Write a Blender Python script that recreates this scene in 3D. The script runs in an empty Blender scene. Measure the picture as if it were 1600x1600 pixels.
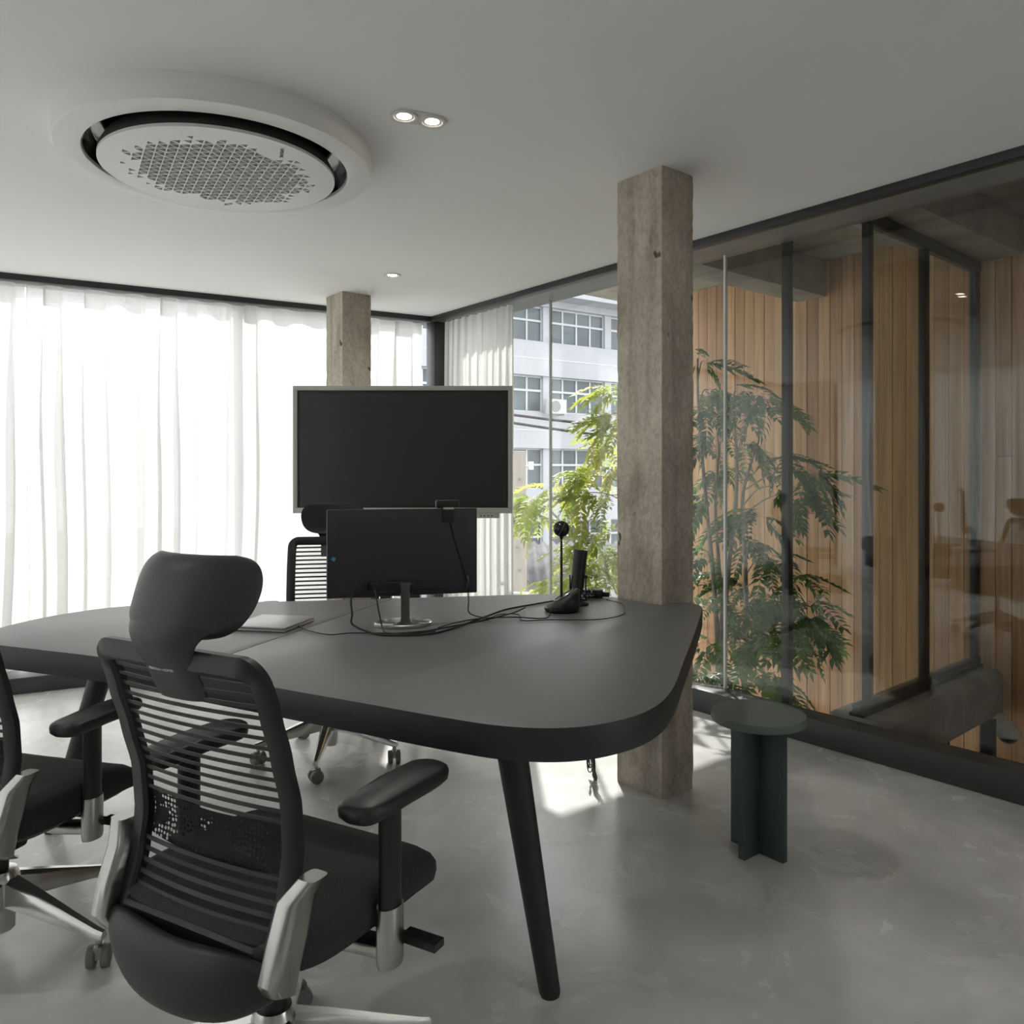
import bpy, bmesh, math, random
from mathutils import Vector, Matrix, noise
from mathutils.geometry import delaunay_2d_cdt

scene = bpy.context.scene
COL = scene.collection
PI = math.pi
rng = random.Random(7)

# ------------------------------------------------------------------ camera, sky, sun, exposure
CAM_H = 1.22
cam_d = bpy.data.cameras.new('camera')
cam_d.sensor_width = 36.0
cam_d.lens = 36.0 * 1240.0 / 1600.0
cam_d.shift_y = (742.0 - 800.0) / 1600.0
cam_d.clip_start = 0.05
cam = bpy.data.objects.new('camera', cam_d)
COL.objects.link(cam)
cam.location = (0, 0, CAM_H)
cam.rotation_euler = (PI / 2, 0, -math.radians(38.35))
scene.camera = cam

world = bpy.data.worlds.new('sky')
scene.world = world
world.use_nodes = True
bg = world.node_tree.nodes['Background']
bg.inputs[0].default_value = (0.97, 0.985, 1.0, 1)
bg.inputs[1].default_value = 2.0

sun_d = bpy.data.lights.new('sun', 'SUN')
sun_d.energy = 4.0
sun_d.angle = math.radians(0.7)
sun_d.color = (1.0, 0.97, 0.92)
sun = bpy.data.objects.new('sun', sun_d)
COL.objects.link(sun)
SUN_EL = math.radians(41.5)
to_sun = Vector((0.581 * math.cos(SUN_EL), 0.814 * math.cos(SUN_EL), math.sin(SUN_EL)))
sun.rotation_euler = to_sun.to_track_quat('Z', 'Y').to_euler()
sun.location = (6, 9, 8)

scene.view_settings.view_transform = 'Standard'
scene.view_settings.look = 'None'
scene.view_settings.gamma = 1.0
scene.view_settings.use_curve_mapping = False
scene.view_settings.exposure = 0.92
scene.cycles.transparent_max_bounces = 32
scene.cycles.max_bounces = 14
scene.cycles.diffuse_bounces = 7
scene.cycles.glossy_bounces = 5
scene.cycles.transmission_bounces = 10

# ------------------------------------------------------------------ materials
MATS = {}
def mat(name, col, rough=0.5, metal=0.0, noise_scale=None, col2=None, bump=0.0, bump_scale=None, spec=0.5, stretch=None, detail=6, emit=None, rough_var=0.0, contrast=(0.35, 0.65)):
    if name in MATS: return MATS[name]
    m = bpy.data.materials.new(name); m.use_nodes = True
    nt = m.node_tree; b = nt.nodes['Principled BSDF']
    b.inputs['Base Color'].default_value = (*col, 1)
    b.inputs['Roughness'].default_value = rough
    b.inputs['Metallic'].default_value = metal
    b.inputs['Specular IOR Level'].default_value = spec
    if emit:
        b.inputs['Emission Color'].default_value = (*emit[0], 1)
        b.inputs['Emission Strength'].default_value = emit[1]
    if noise_scale or bump:
        tc = nt.nodes.new('ShaderNodeTexCoord')
        mp = nt.nodes.new('ShaderNodeMapping')
        if stretch: mp.inputs['Scale'].default_value = stretch
        nt.links.new(tc.outputs['Object'], mp.inputs['Vector'])
    if noise_scale:
        n = nt.nodes.new('ShaderNodeTexNoise'); n.inputs['Scale'].default_value = noise_scale; n.inputs['Detail'].default_value = detail
        nt.links.new(mp.outputs['Vector'], n.inputs['Vector'])
        r = nt.nodes.new('ShaderNodeValToRGB')
        r.color_ramp.elements[0].color = (*col, 1); r.color_ramp.elements[1].color = (*(col2 or col), 1)
        r.color_ramp.elements[0].position = contrast[0]; r.color_ramp.elements[1].position = contrast[1]
        nt.links.new(n.outputs['Fac'], r.inputs['Fac']); nt.links.new(r.outputs['Color'], b.inputs['Base Color'])
        if rough_var:
            mr = nt.nodes.new('ShaderNodeMapRange')
            mr.inputs['From Min'].default_value = 0.3; mr.inputs['From Max'].default_value = 0.7
            mr.inputs['To Min'].default_value = rough - rough_var; mr.inputs['To Max'].default_value = rough + rough_var
            nt.links.new(n.outputs['Fac'], mr.inputs['Value']); nt.links.new(mr.outputs['Result'], b.inputs['Roughness'])
    if bump:
        n2 = nt.nodes.new('ShaderNodeTexNoise'); n2.inputs['Scale'].default_value = bump_scale or 40; n2.inputs['Detail'].default_value = 8
        nt.links.new(mp.outputs['Vector'], n2.inputs['Vector'])
        bp = nt.nodes.new('ShaderNodeBump'); bp.inputs['Strength'].default_value = bump; bp.inputs['Distance'].default_value = 0.01
        nt.links.new(n2.outputs['Fac'], bp.inputs['Height']); nt.links.new(bp.outputs['Normal'], b.inputs['Normal'])
    MATS[name] = m
    return m

def glass_mat(name, tint, refl_rough=0.0, ior=1.5):
    """thin pane: clear tinted transmission plus the Fresnel reflection of the glass surface"""
    m = bpy.data.materials.new(name); m.use_nodes = True
    nt = m.node_tree; nt.nodes.clear()
    out = nt.nodes.new('ShaderNodeOutputMaterial')
    tr = nt.nodes.new('ShaderNodeBsdfTransparent'); tr.inputs[0].default_value = (*tint, 1)
    gl = nt.nodes.new('ShaderNodeBsdfGlossy'); gl.inputs['Roughness'].default_value = refl_rough; gl.inputs[0].default_value = (1, 1, 1, 1)
    fr = nt.nodes.new('ShaderNodeFresnel')
    geo = nt.nodes.new('ShaderNodeNewGeometry')
    mx = nt.nodes.new('ShaderNodeMapRange')
    mx.inputs['To Min'].default_value = ior; mx.inputs['To Max'].default_value = 1.0 / ior
    nt.links.new(geo.outputs['Backfacing'], mx.inputs['Value']); nt.links.new(mx.outputs['Result'], fr.inputs['IOR'])
    mix = nt.nodes.new('ShaderNodeMixShader')
    nt.links.new(fr.outputs[0], mix.inputs[0]); nt.links.new(tr.outputs[0], mix.inputs[1]); nt.links.new(gl.outputs[0], mix.inputs[2])
    nt.links.new(mix.outputs[0], out.inputs[0])
    MATS[name] = m
    return m

def sheer_mat(name, col, transp, transl, weave=None):
    m = bpy.data.materials.new(name); m.use_nodes = True
    nt = m.node_tree; nt.nodes.clear()
    out = nt.nodes.new('ShaderNodeOutputMaterial')
    df = nt.nodes.new('ShaderNodeBsdfDiffuse'); df.inputs[0].default_value = (*col, 1)
    tl = nt.nodes.new('ShaderNodeBsdfTranslucent'); tl.inputs[0].default_value = (*col, 1)
    tp = nt.nodes.new('ShaderNodeBsdfTransparent')
    a = nt.nodes.new('ShaderNodeMixShader'); a.inputs[0].default_value = transl
    nt.links.new(df.outputs[0], a.inputs[1]); nt.links.new(tl.outputs[0], a.inputs[2])
    b = nt.nodes.new('ShaderNodeMixShader'); b.inputs[0].default_value = transp
    nt.links.new(a.outputs[0], b.inputs[1]); nt.links.new(tp.outputs[0], b.inputs[2])
    if weave:
        tc = nt.nodes.new('ShaderNodeTexCoord')
        mp = nt.nodes.new('ShaderNodeMapping'); mp.inputs['Scale'].default_value = weave
        nt.links.new(tc.outputs['Object'], mp.inputs['Vector'])
        n = nt.nodes.new('ShaderNodeTexNoise'); n.inputs['Scale'].default_value = 1.0; n.inputs['Detail'].default_value = 3
        nt.links.new(mp.outputs['Vector'], n.inputs['Vector'])
        mr = nt.nodes.new('ShaderNodeMapRange'); mr.inputs['From Min'].default_value = 0.3; mr.inputs['From Max'].default_value = 0.7
        mr.inputs['To Min'].default_value = transp * 0.5; mr.inputs['To Max'].default_value = transp * 1.5
        nt.links.new(n.outputs['Fac'], mr.inputs['Value']); nt.links.new(mr.outputs['Result'], b.inputs[0])
    nt.links.new(b.outputs[0], out.inputs[0])
    MATS[name] = m
    return m

def perforated_mat(name, col, scale):
    m = mat(name, col, 0.6)
    nt = m.node_tree; b = nt.nodes['Principled BSDF']
    tc = nt.nodes.new('ShaderNodeTexCoord')
    v = nt.nodes.new('ShaderNodeTexVoronoi'); v.inputs['Scale'].default_value = scale; v.inputs['Randomness'].default_value = 0.35
    nt.links.new(tc.outputs['Object'], v.inputs['Vector'])
    g = nt.nodes.new('ShaderNodeMath'); g.operation = 'GREATER_THAN'; g.inputs[1].default_value = 0.36
    nt.links.new(v.outputs['Distance'], g.inputs[0]); nt.links.new(g.outputs[0], b.inputs['Alpha'])
    return m

def leaf_mat(name, c1, c2):
    m = bpy.data.materials.new(name); m.use_nodes = True
    nt = m.node_tree; nt.nodes.clear()
    out = nt.nodes.new('ShaderNodeOutputMaterial')
    oi = nt.nodes.new('ShaderNodeObjectInfo')
    r = nt.nodes.new('ShaderNodeValToRGB')
    r.color_ramp.elements[0].color = (*c1, 1); r.color_ramp.elements[1].color = (*c2, 1)
    nt.links.new(oi.outputs['Random'], r.inputs['Fac'])
    df = nt.nodes.new('ShaderNodeBsdfPrincipled'); df.inputs['Roughness'].default_value = 0.45
    tl = nt.nodes.new('ShaderNodeBsdfTranslucent')
    nt.links.new(r.outputs[0], df.inputs['Base Color']); nt.links.new(r.outputs[0], tl.inputs[0])
    mx = nt.nodes.new('ShaderNodeMixShader'); mx.inputs[0].default_value = 0.5
    nt.links.new(df.outputs[0], mx.inputs[1]); nt.links.new(tl.outputs[0], mx.inputs[2])
    nt.links.new(mx.outputs[0], out.inputs[0])
    MATS[name] = m
    return m

def wood_mat(name):
    """vertical cedar boards: grain along Z, tone differing board by board"""
    m = bpy.data.materials.new(name); m.use_nodes = True
    nt = m.node_tree; b = nt.nodes['Principled BSDF']
    tc = nt.nodes.new('ShaderNodeTexCoord'); mp = nt.nodes.new('ShaderNodeMapping')
    mp.inputs['Scale'].default_value = (30, 30, 1.2)
    oi = nt.nodes.new('ShaderNodeObjectInfo')
    ad = nt.nodes.new('ShaderNodeVectorMath'); ad.operation = 'ADD'
    mu = nt.nodes.new('ShaderNodeVectorMath'); mu.operation = 'SCALE'; mu.inputs['Scale'].default_value = 37.0
    cx = nt.nodes.new('ShaderNodeCombineXYZ')
    for i in range(3): nt.links.new(oi.outputs['Random'], cx.inputs[i])
    nt.links.new(cx.outputs[0], mu.inputs[0])
    nt.links.new(tc.outputs['Object'], mp.inputs['Vector'])
    nt.links.new(mp.outputs[0], ad.inputs[0]); nt.links.new(mu.outputs[0], ad.inputs[1])
    n = nt.nodes.new('ShaderNodeTexNoise'); n.inputs['Scale'].default_value = 1.0; n.inputs['Detail'].default_value = 5; n.inputs['Distortion'].default_value = 0.6
    nt.links.new(ad.outputs[0], n.inputs['Vector'])
    r1 = nt.nodes.new('ShaderNodeValToRGB')
    e = r1.color_ramp.elements
    e[0].color = (0.52, 0.29, 0.155, 1); e[1].color = (0.84, 0.57, 0.33, 1)
    e.new(0.3).color = (0.76, 0.46, 0.24, 1); e.new(0.65).color = (0.67, 0.40, 0.22, 1)
    nt.links.new(oi.outputs['Random'], r1.inputs['Fac'])
    r2 = nt.nodes.new('ShaderNodeValToRGB')
    r2.color_ramp.elements[0].color = (0.62, 0.6, 0.57, 1); r2.color_ramp.elements[1].color = (1.15, 1.12, 1.08, 1)
    r2.color_ramp.elements[0].position = 0.25; r2.color_ramp.elements[1].position = 0.75
    nt.links.new(n.outputs['Fac'], r2.inputs['Fac'])
    mm = nt.nodes.new('ShaderNodeMix'); mm.data_type = 'RGBA'; mm.blend_type = 'MULTIPLY'; mm.inputs[0].default_value = 1.0
    nt.links.new(r1.outputs[0], mm.inputs[6]); nt.links.new(r2.outputs[0], mm.inputs[7])
    nt.links.new(mm.outputs[2], b.inputs['Base Color'])
    b.inputs['Roughness'].default_value = 0.55
    MATS[name] = m
    return m

M_CEIL = mat('ceiling_paint', (0.86, 0.862, 0.855), 0.9, bump=0.02, bump_scale=90)
M_WALL = mat('wall_paint', (0.62, 0.62, 0.61), 0.85, bump=0.02, bump_scale=90)
def floor_mat():
    m = bpy.data.materials.new('polished_cement'); m.use_nodes = True
    nt = m.node_tree; b = nt.nodes['Principled BSDF']
    tc = nt.nodes.new('ShaderNodeTexCoord')
    def nz(scale, detail, rough, dist):
        n = nt.nodes.new('ShaderNodeTexNoise'); n.inputs['Scale'].default_value = scale; n.inputs['Detail'].default_value = detail
        n.inputs['Roughness'].default_value = rough; n.inputs['Distortion'].default_value = dist
        nt.links.new(tc.outputs['Object'], n.inputs['Vector']); return n
    a = nz(1.3, 4, .5, .8); c = nz(4.0, 6, .55, .9)
    mx = nt.nodes.new('ShaderNodeMix'); mx.data_type = 'FLOAT'; mx.inputs[0].default_value = .28
    nt.links.new(a.outputs['Fac'], mx.inputs[2]); nt.links.new(c.outputs['Fac'], mx.inputs[3])
    r = nt.nodes.new('ShaderNodeValToRGB')
    r.color_ramp.elements[0].position = .10; r.color_ramp.elements[1].position = .90; r.color_ramp.interpolation = 'EASE'
    r.color_ramp.elements[0].color = (.36, .36, .35, 1); r.color_ramp.elements[1].color = (.88, .875, .86, 1)
    nt.links.new(mx.outputs[0], r.inputs[0]); nt.links.new(r.outputs[0], b.inputs['Base Color'])
    mr = nt.nodes.new('ShaderNodeMapRange'); mr.inputs['From Min'].default_value = .05; mr.inputs['From Max'].default_value = .95
    mr.inputs['To Min'].default_value = .14; mr.inputs['To Max'].default_value = .36
    nt.links.new(c.outputs['Fac'], mr.inputs['Value']); nt.links.new(mr.outputs[0], b.inputs['Roughness'])
    d = nz(9, 6, .55, .8)
    bp = nt.nodes.new('ShaderNodeBump'); bp.inputs['Strength'].default_value = .05; bp.inputs['Distance'].default_value = .006
    nt.links.new(d.outputs['Fac'], bp.inputs['Height']); nt.links.new(bp.outputs[0], b.inputs['Normal'])
    MATS['polished_cement'] = m; return m
M_FLOOR = floor_mat()
def column_mat():
    """board-marked raw concrete: cloudy tone, vertical board lines, blow holes"""
    m = bpy.data.materials.new('raw_concrete'); m.use_nodes = True
    nt = m.node_tree; b = nt.nodes['Principled BSDF']; b.inputs['Roughness'].default_value = .9
    tc = nt.nodes.new('ShaderNodeTexCoord')
    def nz(scale, stretch, detail, dist=0.0):
        mp = nt.nodes.new('ShaderNodeMapping'); mp.inputs['Scale'].default_value = stretch
        nt.links.new(tc.outputs['Object'], mp.inputs['Vector'])
        n = nt.nodes.new('ShaderNodeTexNoise'); n.inputs['Scale'].default_value = scale; n.inputs['Detail'].default_value = detail; n.inputs['Distortion'].default_value = dist
        nt.links.new(mp.outputs[0], n.inputs['Vector']); return n
    def ramp(n, p0, c0, p1, c1):
        r = nt.nodes.new('ShaderNodeValToRGB'); e = r.color_ramp.elements
        e[0].position = p0; e[0].color = (*c0, 1); e[1].position = p1; e[1].color = (*c1, 1)
        nt.links.new(n.outputs[0], r.inputs[0]); return r
    def mul(a, c):
        x = nt.nodes.new('ShaderNodeMix'); x.data_type = 'RGBA'; x.blend_type = 'MULTIPLY'; x.inputs[0].default_value = 1
        nt.links.new(a.outputs[2 if a.type == 'MIX' else 0], x.inputs[6]); nt.links.new(c.outputs[0], x.inputs[7]); return x
    base = ramp(nz(5.5, (1, 1, .6), 9, .6), .30, (.36, .312, .255), .70, (.62, .562, .485))
    streak = ramp(nz(13, (1, 1, .05), 2, .2), .36, (.80, .785, .76), .50, (1, 1, 1))
    fine = ramp(nz(70, (1, 1, .7), 6), .30, (.82, .81, .79), .58, (1.08, 1.08, 1.08))
    pits_n = nz(16, (1, 1, .45), 2, .3)
    pits = ramp(pits_n, .245, (.25, .22, .18), .285, (1, 1, 1))
    col = mul(mul(mul(base, streak), fine), pits)
    nt.links.new(col.outputs[2], b.inputs['Base Color'])
    bp = nt.nodes.new('ShaderNodeBump'); bp.inputs['Strength'].default_value = .8; bp.inputs['Distance'].default_value = .008
    ad = nt.nodes.new('ShaderNodeMath'); ad.operation = 'ADD'
    bn = nz(42, (1, 1, .5), 8)
    nt.links.new(bn.outputs[0], ad.inputs[0]); nt.links.new(pits.outputs[0], ad.inputs[1])
    nt.links.new(ad.outputs[0], bp.inputs['Height']); nt.links.new(bp.outputs[0], b.inputs['Normal'])
    MATS['raw_concrete'] = m; return m
M_CONC = column_mat()
M_CONC2 = mat('raw_concrete_beam', (0.30, 0.29, 0.26), 0.9, noise_scale=4, col2=(0.42, 0.41, 0.37), bump=0.5, bump_scale=25, detail=10)
M_STEEL = mat('dark_grey_steel', (0.048, 0.051, 0.052), 0.45, noise_scale=3, col2=(0.050, 0.053, 0.054))
M_STEELB = mat('black_steel', (0.022, 0.026, 0.028), 0.42)
M_ALU = mat('grey_aluminium', (0.20, 0.205, 0.20), 0.42, metal=0.0)
M_GLASS = glass_mat('clear_glass', (0.945, 0.955, 0.95))
M_GLASS2 = glass_mat('partition_glass', (0.93, 0.95, 0.94))
M_SEAL = mat('silicone_joint', (0.75, 0.78, 0.77), 0.35)  # pale colour stands in for daylight coming through the silicone
M_CURT = sheer_mat('sheer_linen', (0.86, 0.86, 0.85), 0.06, 0.41, weave=(60, 60, 160))
M_WOOD = wood_mat('cedar_boards')
M_WHITE = mat('white_plastic', (0.74, 0.74, 0.72), 0.42)
M_WHITE2 = mat('white_powder_coat', (0.66, 0.66, 0.64), 0.5)
M_BLACKP = mat('black_plastic', (0.012, 0.014, 0.015), 0.42)
M_BLACKG = mat('glossy_black', (0.008, 0.009, 0.01), 0.12)
M_FRAME = mat('chair_black_nylon', (0.010, 0.012, 0.013), 0.45)
M_FABRIC = mat('charcoal_fabric', (0.022, 0.025, 0.026), 0.9, noise_scale=260, col2=(0.034, 0.037, 0.038), bump=0.25, bump_scale=420)
M_LEATH = mat('black_leatherette', (0.034, 0.040, 0.043), 0.46, bump=0.06, bump_scale=250)
M_CHROME = mat('polished_aluminium', (0.62, 0.615, 0.60), 0.24, metal=1.0, bump=0.02, bump_scale=60)
M_CHROMES = mat('satin_aluminium', (0.40, 0.395, 0.38), 0.27, metal=1.0, noise_scale=25, col2=(0.48, 0.475, 0.46), stretch=(1, 1, 0.1))
M_MESH = sheer_mat('mesh_fabric', (0.02, 0.022, 0.023), 0.68, 0.2)
M_LUMB = perforated_mat('perforated_lumbar', (0.010, 0.011, 0.012), 110)
M_TABLE = mat('charcoal_laminate', (0.15, 0.15, 0.153), 0.40, spec=0.5)
M_TEDGE = mat('table_edge_black', (0.018, 0.021, 0.022), 0.5)
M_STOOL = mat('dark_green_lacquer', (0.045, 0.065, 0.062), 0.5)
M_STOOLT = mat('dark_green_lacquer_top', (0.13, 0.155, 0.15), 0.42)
M_SCREEN = mat('switched_off_screen', (0.030, 0.032, 0.033), 0.30)
M_TVF = mat('display_silver_frame', (0.50, 0.50, 0.47), 0.4)
M_SILV = mat('laptop_silver', (0.50, 0.50, 0.50), 0.35, metal=0.6)
M_LABEL = mat('rating_label', (0.16, 0.17, 0.165), 0.6)
M_BLUE = mat('blue_sticker', (0.10, 0.30, 0.62), 0.5)
M_CABLE = mat('black_cable', (0.012, 0.013, 0.014), 0.45)
M_LAMP = mat('lamp_glow', (1, 0.9, 0.8), 0.5, emit=((1.0, 0.88, 0.74), 9.0))
M_FACADE = mat('far_painted_wall', (0.31, 0.315, 0.34), 0.9, noise_scale=0.7, col2=(0.37, 0.375, 0.40), stretch=(1, 1, 0.3))
M_FWIN = mat('far_window_glass', (0.045, 0.062, 0.072), 0.3, noise_scale=0.8, col2=(0.085, 0.11, 0.12))
M_FFRM = mat('far_window_frame', (0.42, 0.43, 0.455), 0.6)
M_POLE = mat('utility_pole_concrete', (0.24, 0.215, 0.19), 0.9, noise_scale=6, col2=(0.31, 0.28, 0.245), stretch=(1, 1, 0.3))
M_ROOF = mat('corrugated_roof', (0.085, 0.085, 0.09), 1.0, noise_scale=3, col2=(0.14, 0.135, 0.14), spec=0.05)
M_GROUND = mat('street_ground', (0.30, 0.295, 0.28), 0.95, noise_scale=0.5, col2=(0.37, 0.36, 0.345))
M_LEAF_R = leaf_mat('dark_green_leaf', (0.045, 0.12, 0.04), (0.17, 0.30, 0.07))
M_LEAF_L = leaf_mat('sun_tinted_leaf', (0.26, 0.38, 0.05), (0.58, 0.58, 0.13))  # yellow-green colour stands in for sunlight on the foliage
M_BARK = mat('grey_bark', (0.25, 0.22, 0.18), 0.9, noise_scale=25, col2=(0.36, 0.33, 0.28))
M_TEXTW = mat('white_print', (0.7, 0.7, 0.7), 0.6)
M_TEXTD = mat('dark_print', (0.10, 0.10, 0.10), 0.6)
M_DARKM = mat('dark_metal', (0.16, 0.16, 0.16), 0.32, metal=0.9)
M_MONB = mat('monitor_charcoal', (0.034, 0.036, 0.038), 0.5)
M_UNIT = mat('light_grey_casing', (0.44, 0.44, 0.44), 0.6)  # white taken down to an even grey so it does not burn out
M_DISCI = mat('hole_shade', (0.035, 0.035, 0.036), 0.8)  # near-black so the recess behind the perforations reads as shaded
M_GREY = mat('mid_grey_plastic', (0.17, 0.175, 0.175), 0.5)

# ------------------------------------------------------------------ shape helpers: each returns (verts, faces)
def box(cx, cy, cz, sx, sy, sz):
    x, y, z = sx / 2, sy / 2, sz / 2
    V = [(cx + a * x, cy + b * y, cz + c * z) for a in (-1, 1) for b in (-1, 1) for c in (-1, 1)]
    F = [(0, 1, 3, 2), (4, 6, 7, 5), (0, 4, 5, 1), (2, 3, 7, 6), (0, 2, 6, 4), (1, 5, 7, 3)]
    return V, F

def span(x0, x1, y0, y1, z0, z1):
    return box((x0 + x1) / 2, (y0 + y1) / 2, (z0 + z1) / 2, abs(x1 - x0), abs(y1 - y0), abs(z1 - z0))

def loft(rings, closed=True, caps=True):
    n = len(rings[0]); V = [tuple(p) for r in rings for p in r]; F = []
    for i in range(len(rings) - 1):
        for j in range(n if closed else n - 1):
            a = i * n + j; b = i * n + (j + 1) % n
            F.append((a, b, b + n, a + n))
    if caps and closed:
        F.append(tuple(reversed(range(n)))); F.append(tuple(range((len(rings) - 1) * n, len(rings) * n)))
    return V, F

def basis(d):
    d = Vector(d).normalized()
    up = Vector((0, 0, 1)) if abs(d.z) < 0.95 else Vector((1, 0, 0))
    a = d.cross(up).normalized(); b = a.cross(d).normalized()
    return a, b

def tube(pts, r, n=8, r1=None):
    pts = [Vector(p) for p in pts]; rings = []
    m = len(pts)
    ref = None
    for i, p in enumerate(pts):
        d = (pts[min(i + 1, m - 1)] - pts[max(i - 1, 0)])
        a, b = basis(d)
        if ref is not None:
            a = (ref - d.normalized() * ref.dot(d.normalized()))
            if a.length < 1e-6: a, b = basis(d)
            a.normalize(); b = d.normalized().cross(a).normalized() * -1
            b = a.cross(d.normalized()).normalized()
        ref = a
        rr = r if r1 is None else r + (r1 - r) * i / (m - 1)
        rings.append([p + a * rr * math.cos(t) + b * rr * math.sin(t) for t in [2 * PI * k / n for k in range(n)]])
    return loft(rings)

def cyl(p0, p1, r0, r1=None, n=20):
    return tube([p0, p1], r0, n, r0 if r1 is None else r1)

def lathe(profile, n=48, c=(0, 0, 0)):
    rings = [[(c[0] + r * math.cos(2 * PI * k / n), c[1] + r * math.sin(2 * PI * k / n), c[2] + z) for k in range(n)] for r, z in profile]
    return loft(rings, True, True)

def lathe_open(profile, n=48, c=(0, 0, 0), closed_profile=True):
    rings = [[(c[0] + r * math.cos(2 * PI * k / n), c[1] + r * math.sin(2 * PI * k / n), c[2] + z) for k in range(n)] for r, z in profile]
    if closed_profile: rings.append(rings[0])
    return loft(rings, True, False)

def prism(outline, z0, z1):
    return loft([[(x, y, z0) for x, y in outline], [(x, y, z1) for x, y in outline]])

def catmull(pts, k=8, closed=False):
    P = [Vector(p) for p in pts]; n = len(P); out = []
    rng_ = range(n) if closed else range(n - 1)
    for i in rng_:
        if closed: p0, p1, p2, p3 = P[(i - 1) % n], P[i], P[(i + 1) % n], P[(i + 2) % n]
        else: p0, p1, p2, p3 = P[max(i - 1, 0)], P[i], P[i + 1], P[min(i + 2, n - 1)]
        for s in range(k):
            t = s / k
            out.append(0.5 * ((2 * p1) + (p2 - p0) * t + (2 * p0 - 5 * p1 + 4 * p2 - p3) * t * t + (3 * p1 - p0 - 3 * p2 + p3) * t ** 3))
    if not closed: out.append(P[-1].copy())
    return out

def join(*parts):
    V, F = [], []
    for v, f in parts:
        o = len(V); V += list(v); F += [tuple(i + o for i in q) for q in f]
    return V, F

def xf(vf, M):
    return [tuple(M @ Vector(p)) for p in vf[0]], vf[1]

def make(name, vf, m, parent=None, bevel=0.0, smooth=False, seg=2, loc=None, rotz=0.0, fix=True):
    me = bpy.data.meshes.new(name)
    me.from_pydata([tuple(p) for p in vf[0]], [], vf[1])
    if fix or bevel:
        bm = bmesh.new(); bm.from_mesh(me)
        if fix: bmesh.ops.recalc_face_normals(bm, faces=bm.faces)
        if bevel:
            es = [e for e in bm.edges if len(e.link_faces) == 2 and e.calc_face_angle(0) > 0.6]
            bmesh.ops.bevel(bm, geom=es, offset=bevel, segments=seg, profile=0.5, affect='EDGES', clamp_overlap=True)
        bm.to_mesh(me); bm.free()
    if smooth or bevel:
        me.shade_smooth(); me.set_sharp_from_angle(angle=math.radians(42))
    me.materials.append(m)
    o = bpy.data.objects.new(name, me); COL.objects.link(o)
    if parent is not None: o.parent = parent
    if loc is not None: o.location = loc
    if rotz: o.rotation_euler = (0, 0, rotz)
    return o

def tag(o, label=None, cat=None, group=None, kind=None):
    if label: o['label'] = label
    if cat: o['category'] = cat
    if group: o['group'] = group
    if kind: o['kind'] = kind
    return o

def thing(name, label, cat, loc=(0, 0, 0), rotz=0.0, group=None):
    o = bpy.data.objects.new(name, None); COL.objects.link(o)
    o.empty_display_size = 0.1
    o.location = loc; o.rotation_euler = (0, 0, rotz)
    return tag(o, label, cat, group)

def struct(name, vf, m, label=None, **k):
    o = make(name, vf, m, **k)
    return tag(o, label=label, kind='structure')

def copy_tree(o, parent=None):
    c = o.copy(); COL.objects.link(c); c.parent = parent
    for ch in list(o.children): copy_tree(ch, c)
    return c

def text_part(name, body, size, m, parent, M, depth=0.0004):
    cu = bpy.data.curves.new(name, 'FONT'); cu.body = body; cu.size = size; cu.extrude = depth; cu.align_x = 'CENTER'; cu.align_y = 'CENTER'
    t = bpy.data.objects.new(name + '_tmp', cu); COL.objects.link(t)
    dg = bpy.context.evaluated_depsgraph_get()
    me = bpy.data.meshes.new_from_object(t.evaluated_get(dg))
    bpy.data.objects.remove(t)
    me.transform(M); me.materials.clear(); me.materials.append(m)
    o = bpy.data.objects.new(name, me); COL.objects.link(o); o.parent = parent
    return o

# ------------------------------------------------------------------ the room
ZC = 2.383                       # ceiling
XL, YB = -2.3, -2.6              # walls out of view
XG = 3.40                        # glass plane of the right wall
SK = -0.1704                     # slope of the street-side wall
def yline(x): return 5.389 + SK * (x - 0.521)      # inner edge of the ceiling channel there
XK = 3.29                        # right kerb, room side

floor_out = [(XL - .1, YB - .1), (XG + .02, YB - .1), (XG + .02, yline(XG) + .2), (XL - .1, yline(XL) + .2)]
struct('floor', prism(floor_out, -0.30, 0.0), M_FLOOR, 'grey polished cement floor with cloudy trowel marks')
ceil_out = [(XL - .1, YB - .1), (3.15, YB - .1), (3.15, yline(3.15)), (XL - .1, yline(XL - .1))]
struct('ceiling', prism(ceil_out, ZC, ZC + 0.42), M_CEIL, 'smooth white painted ceiling')
LY0, LY1 = 1.0, 5.2
struct('wall_left', join(span(XL - .1, XL, YB, yline(XL) + .2, 0, .10), span(XL - .1, XL, YB, yline(XL) + .2, 2.34, ZC + .4), span(XL - .1, XL, YB, LY0, .10, 2.34), span(XL - .1, XL, LY1, yline(XL) + .2, .10, 2.34)), M_WALL, 'glazed light wall left of the frame')
lw = struct('window_12', span(XL - .076, XL - .064, LY0, LY1, .10, 2.34), M_GLASS, 'long clear window in the left wall outside the frame')
for yy in (LY0 + .03, 2.4, 3.8, LY1 - .03):
    make('window_frame', span(XL - .09, XL - .05, yy - .02, yy + .02, .10, 2.34), M_STEEL, lw)
struct('wall_back', span(XL, XG, YB - .1, YB, 0, ZC + .4), M_WALL, 'plain light wall behind the camera')

# slab edge above the glass lines
struct('trim_1', span(3.15, XG + .06, YB - .1, yline(XG) + .1, ZC + .06, ZC + .42), M_CONC2, 'concrete slab edge above the courtyard glazing')
so = [(XL - .1, yline(XL - .1)), (3.15, yline(3.15)), (3.46, yline(3.46)), (3.46, yline(3.46) + .225), (XL - .1, yline(XL - .1) + .225)]
struct('trim_2', prism(so, ZC + .06, ZC + .42), M_CONC2, 'concrete slab edge above the street glazing')

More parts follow.
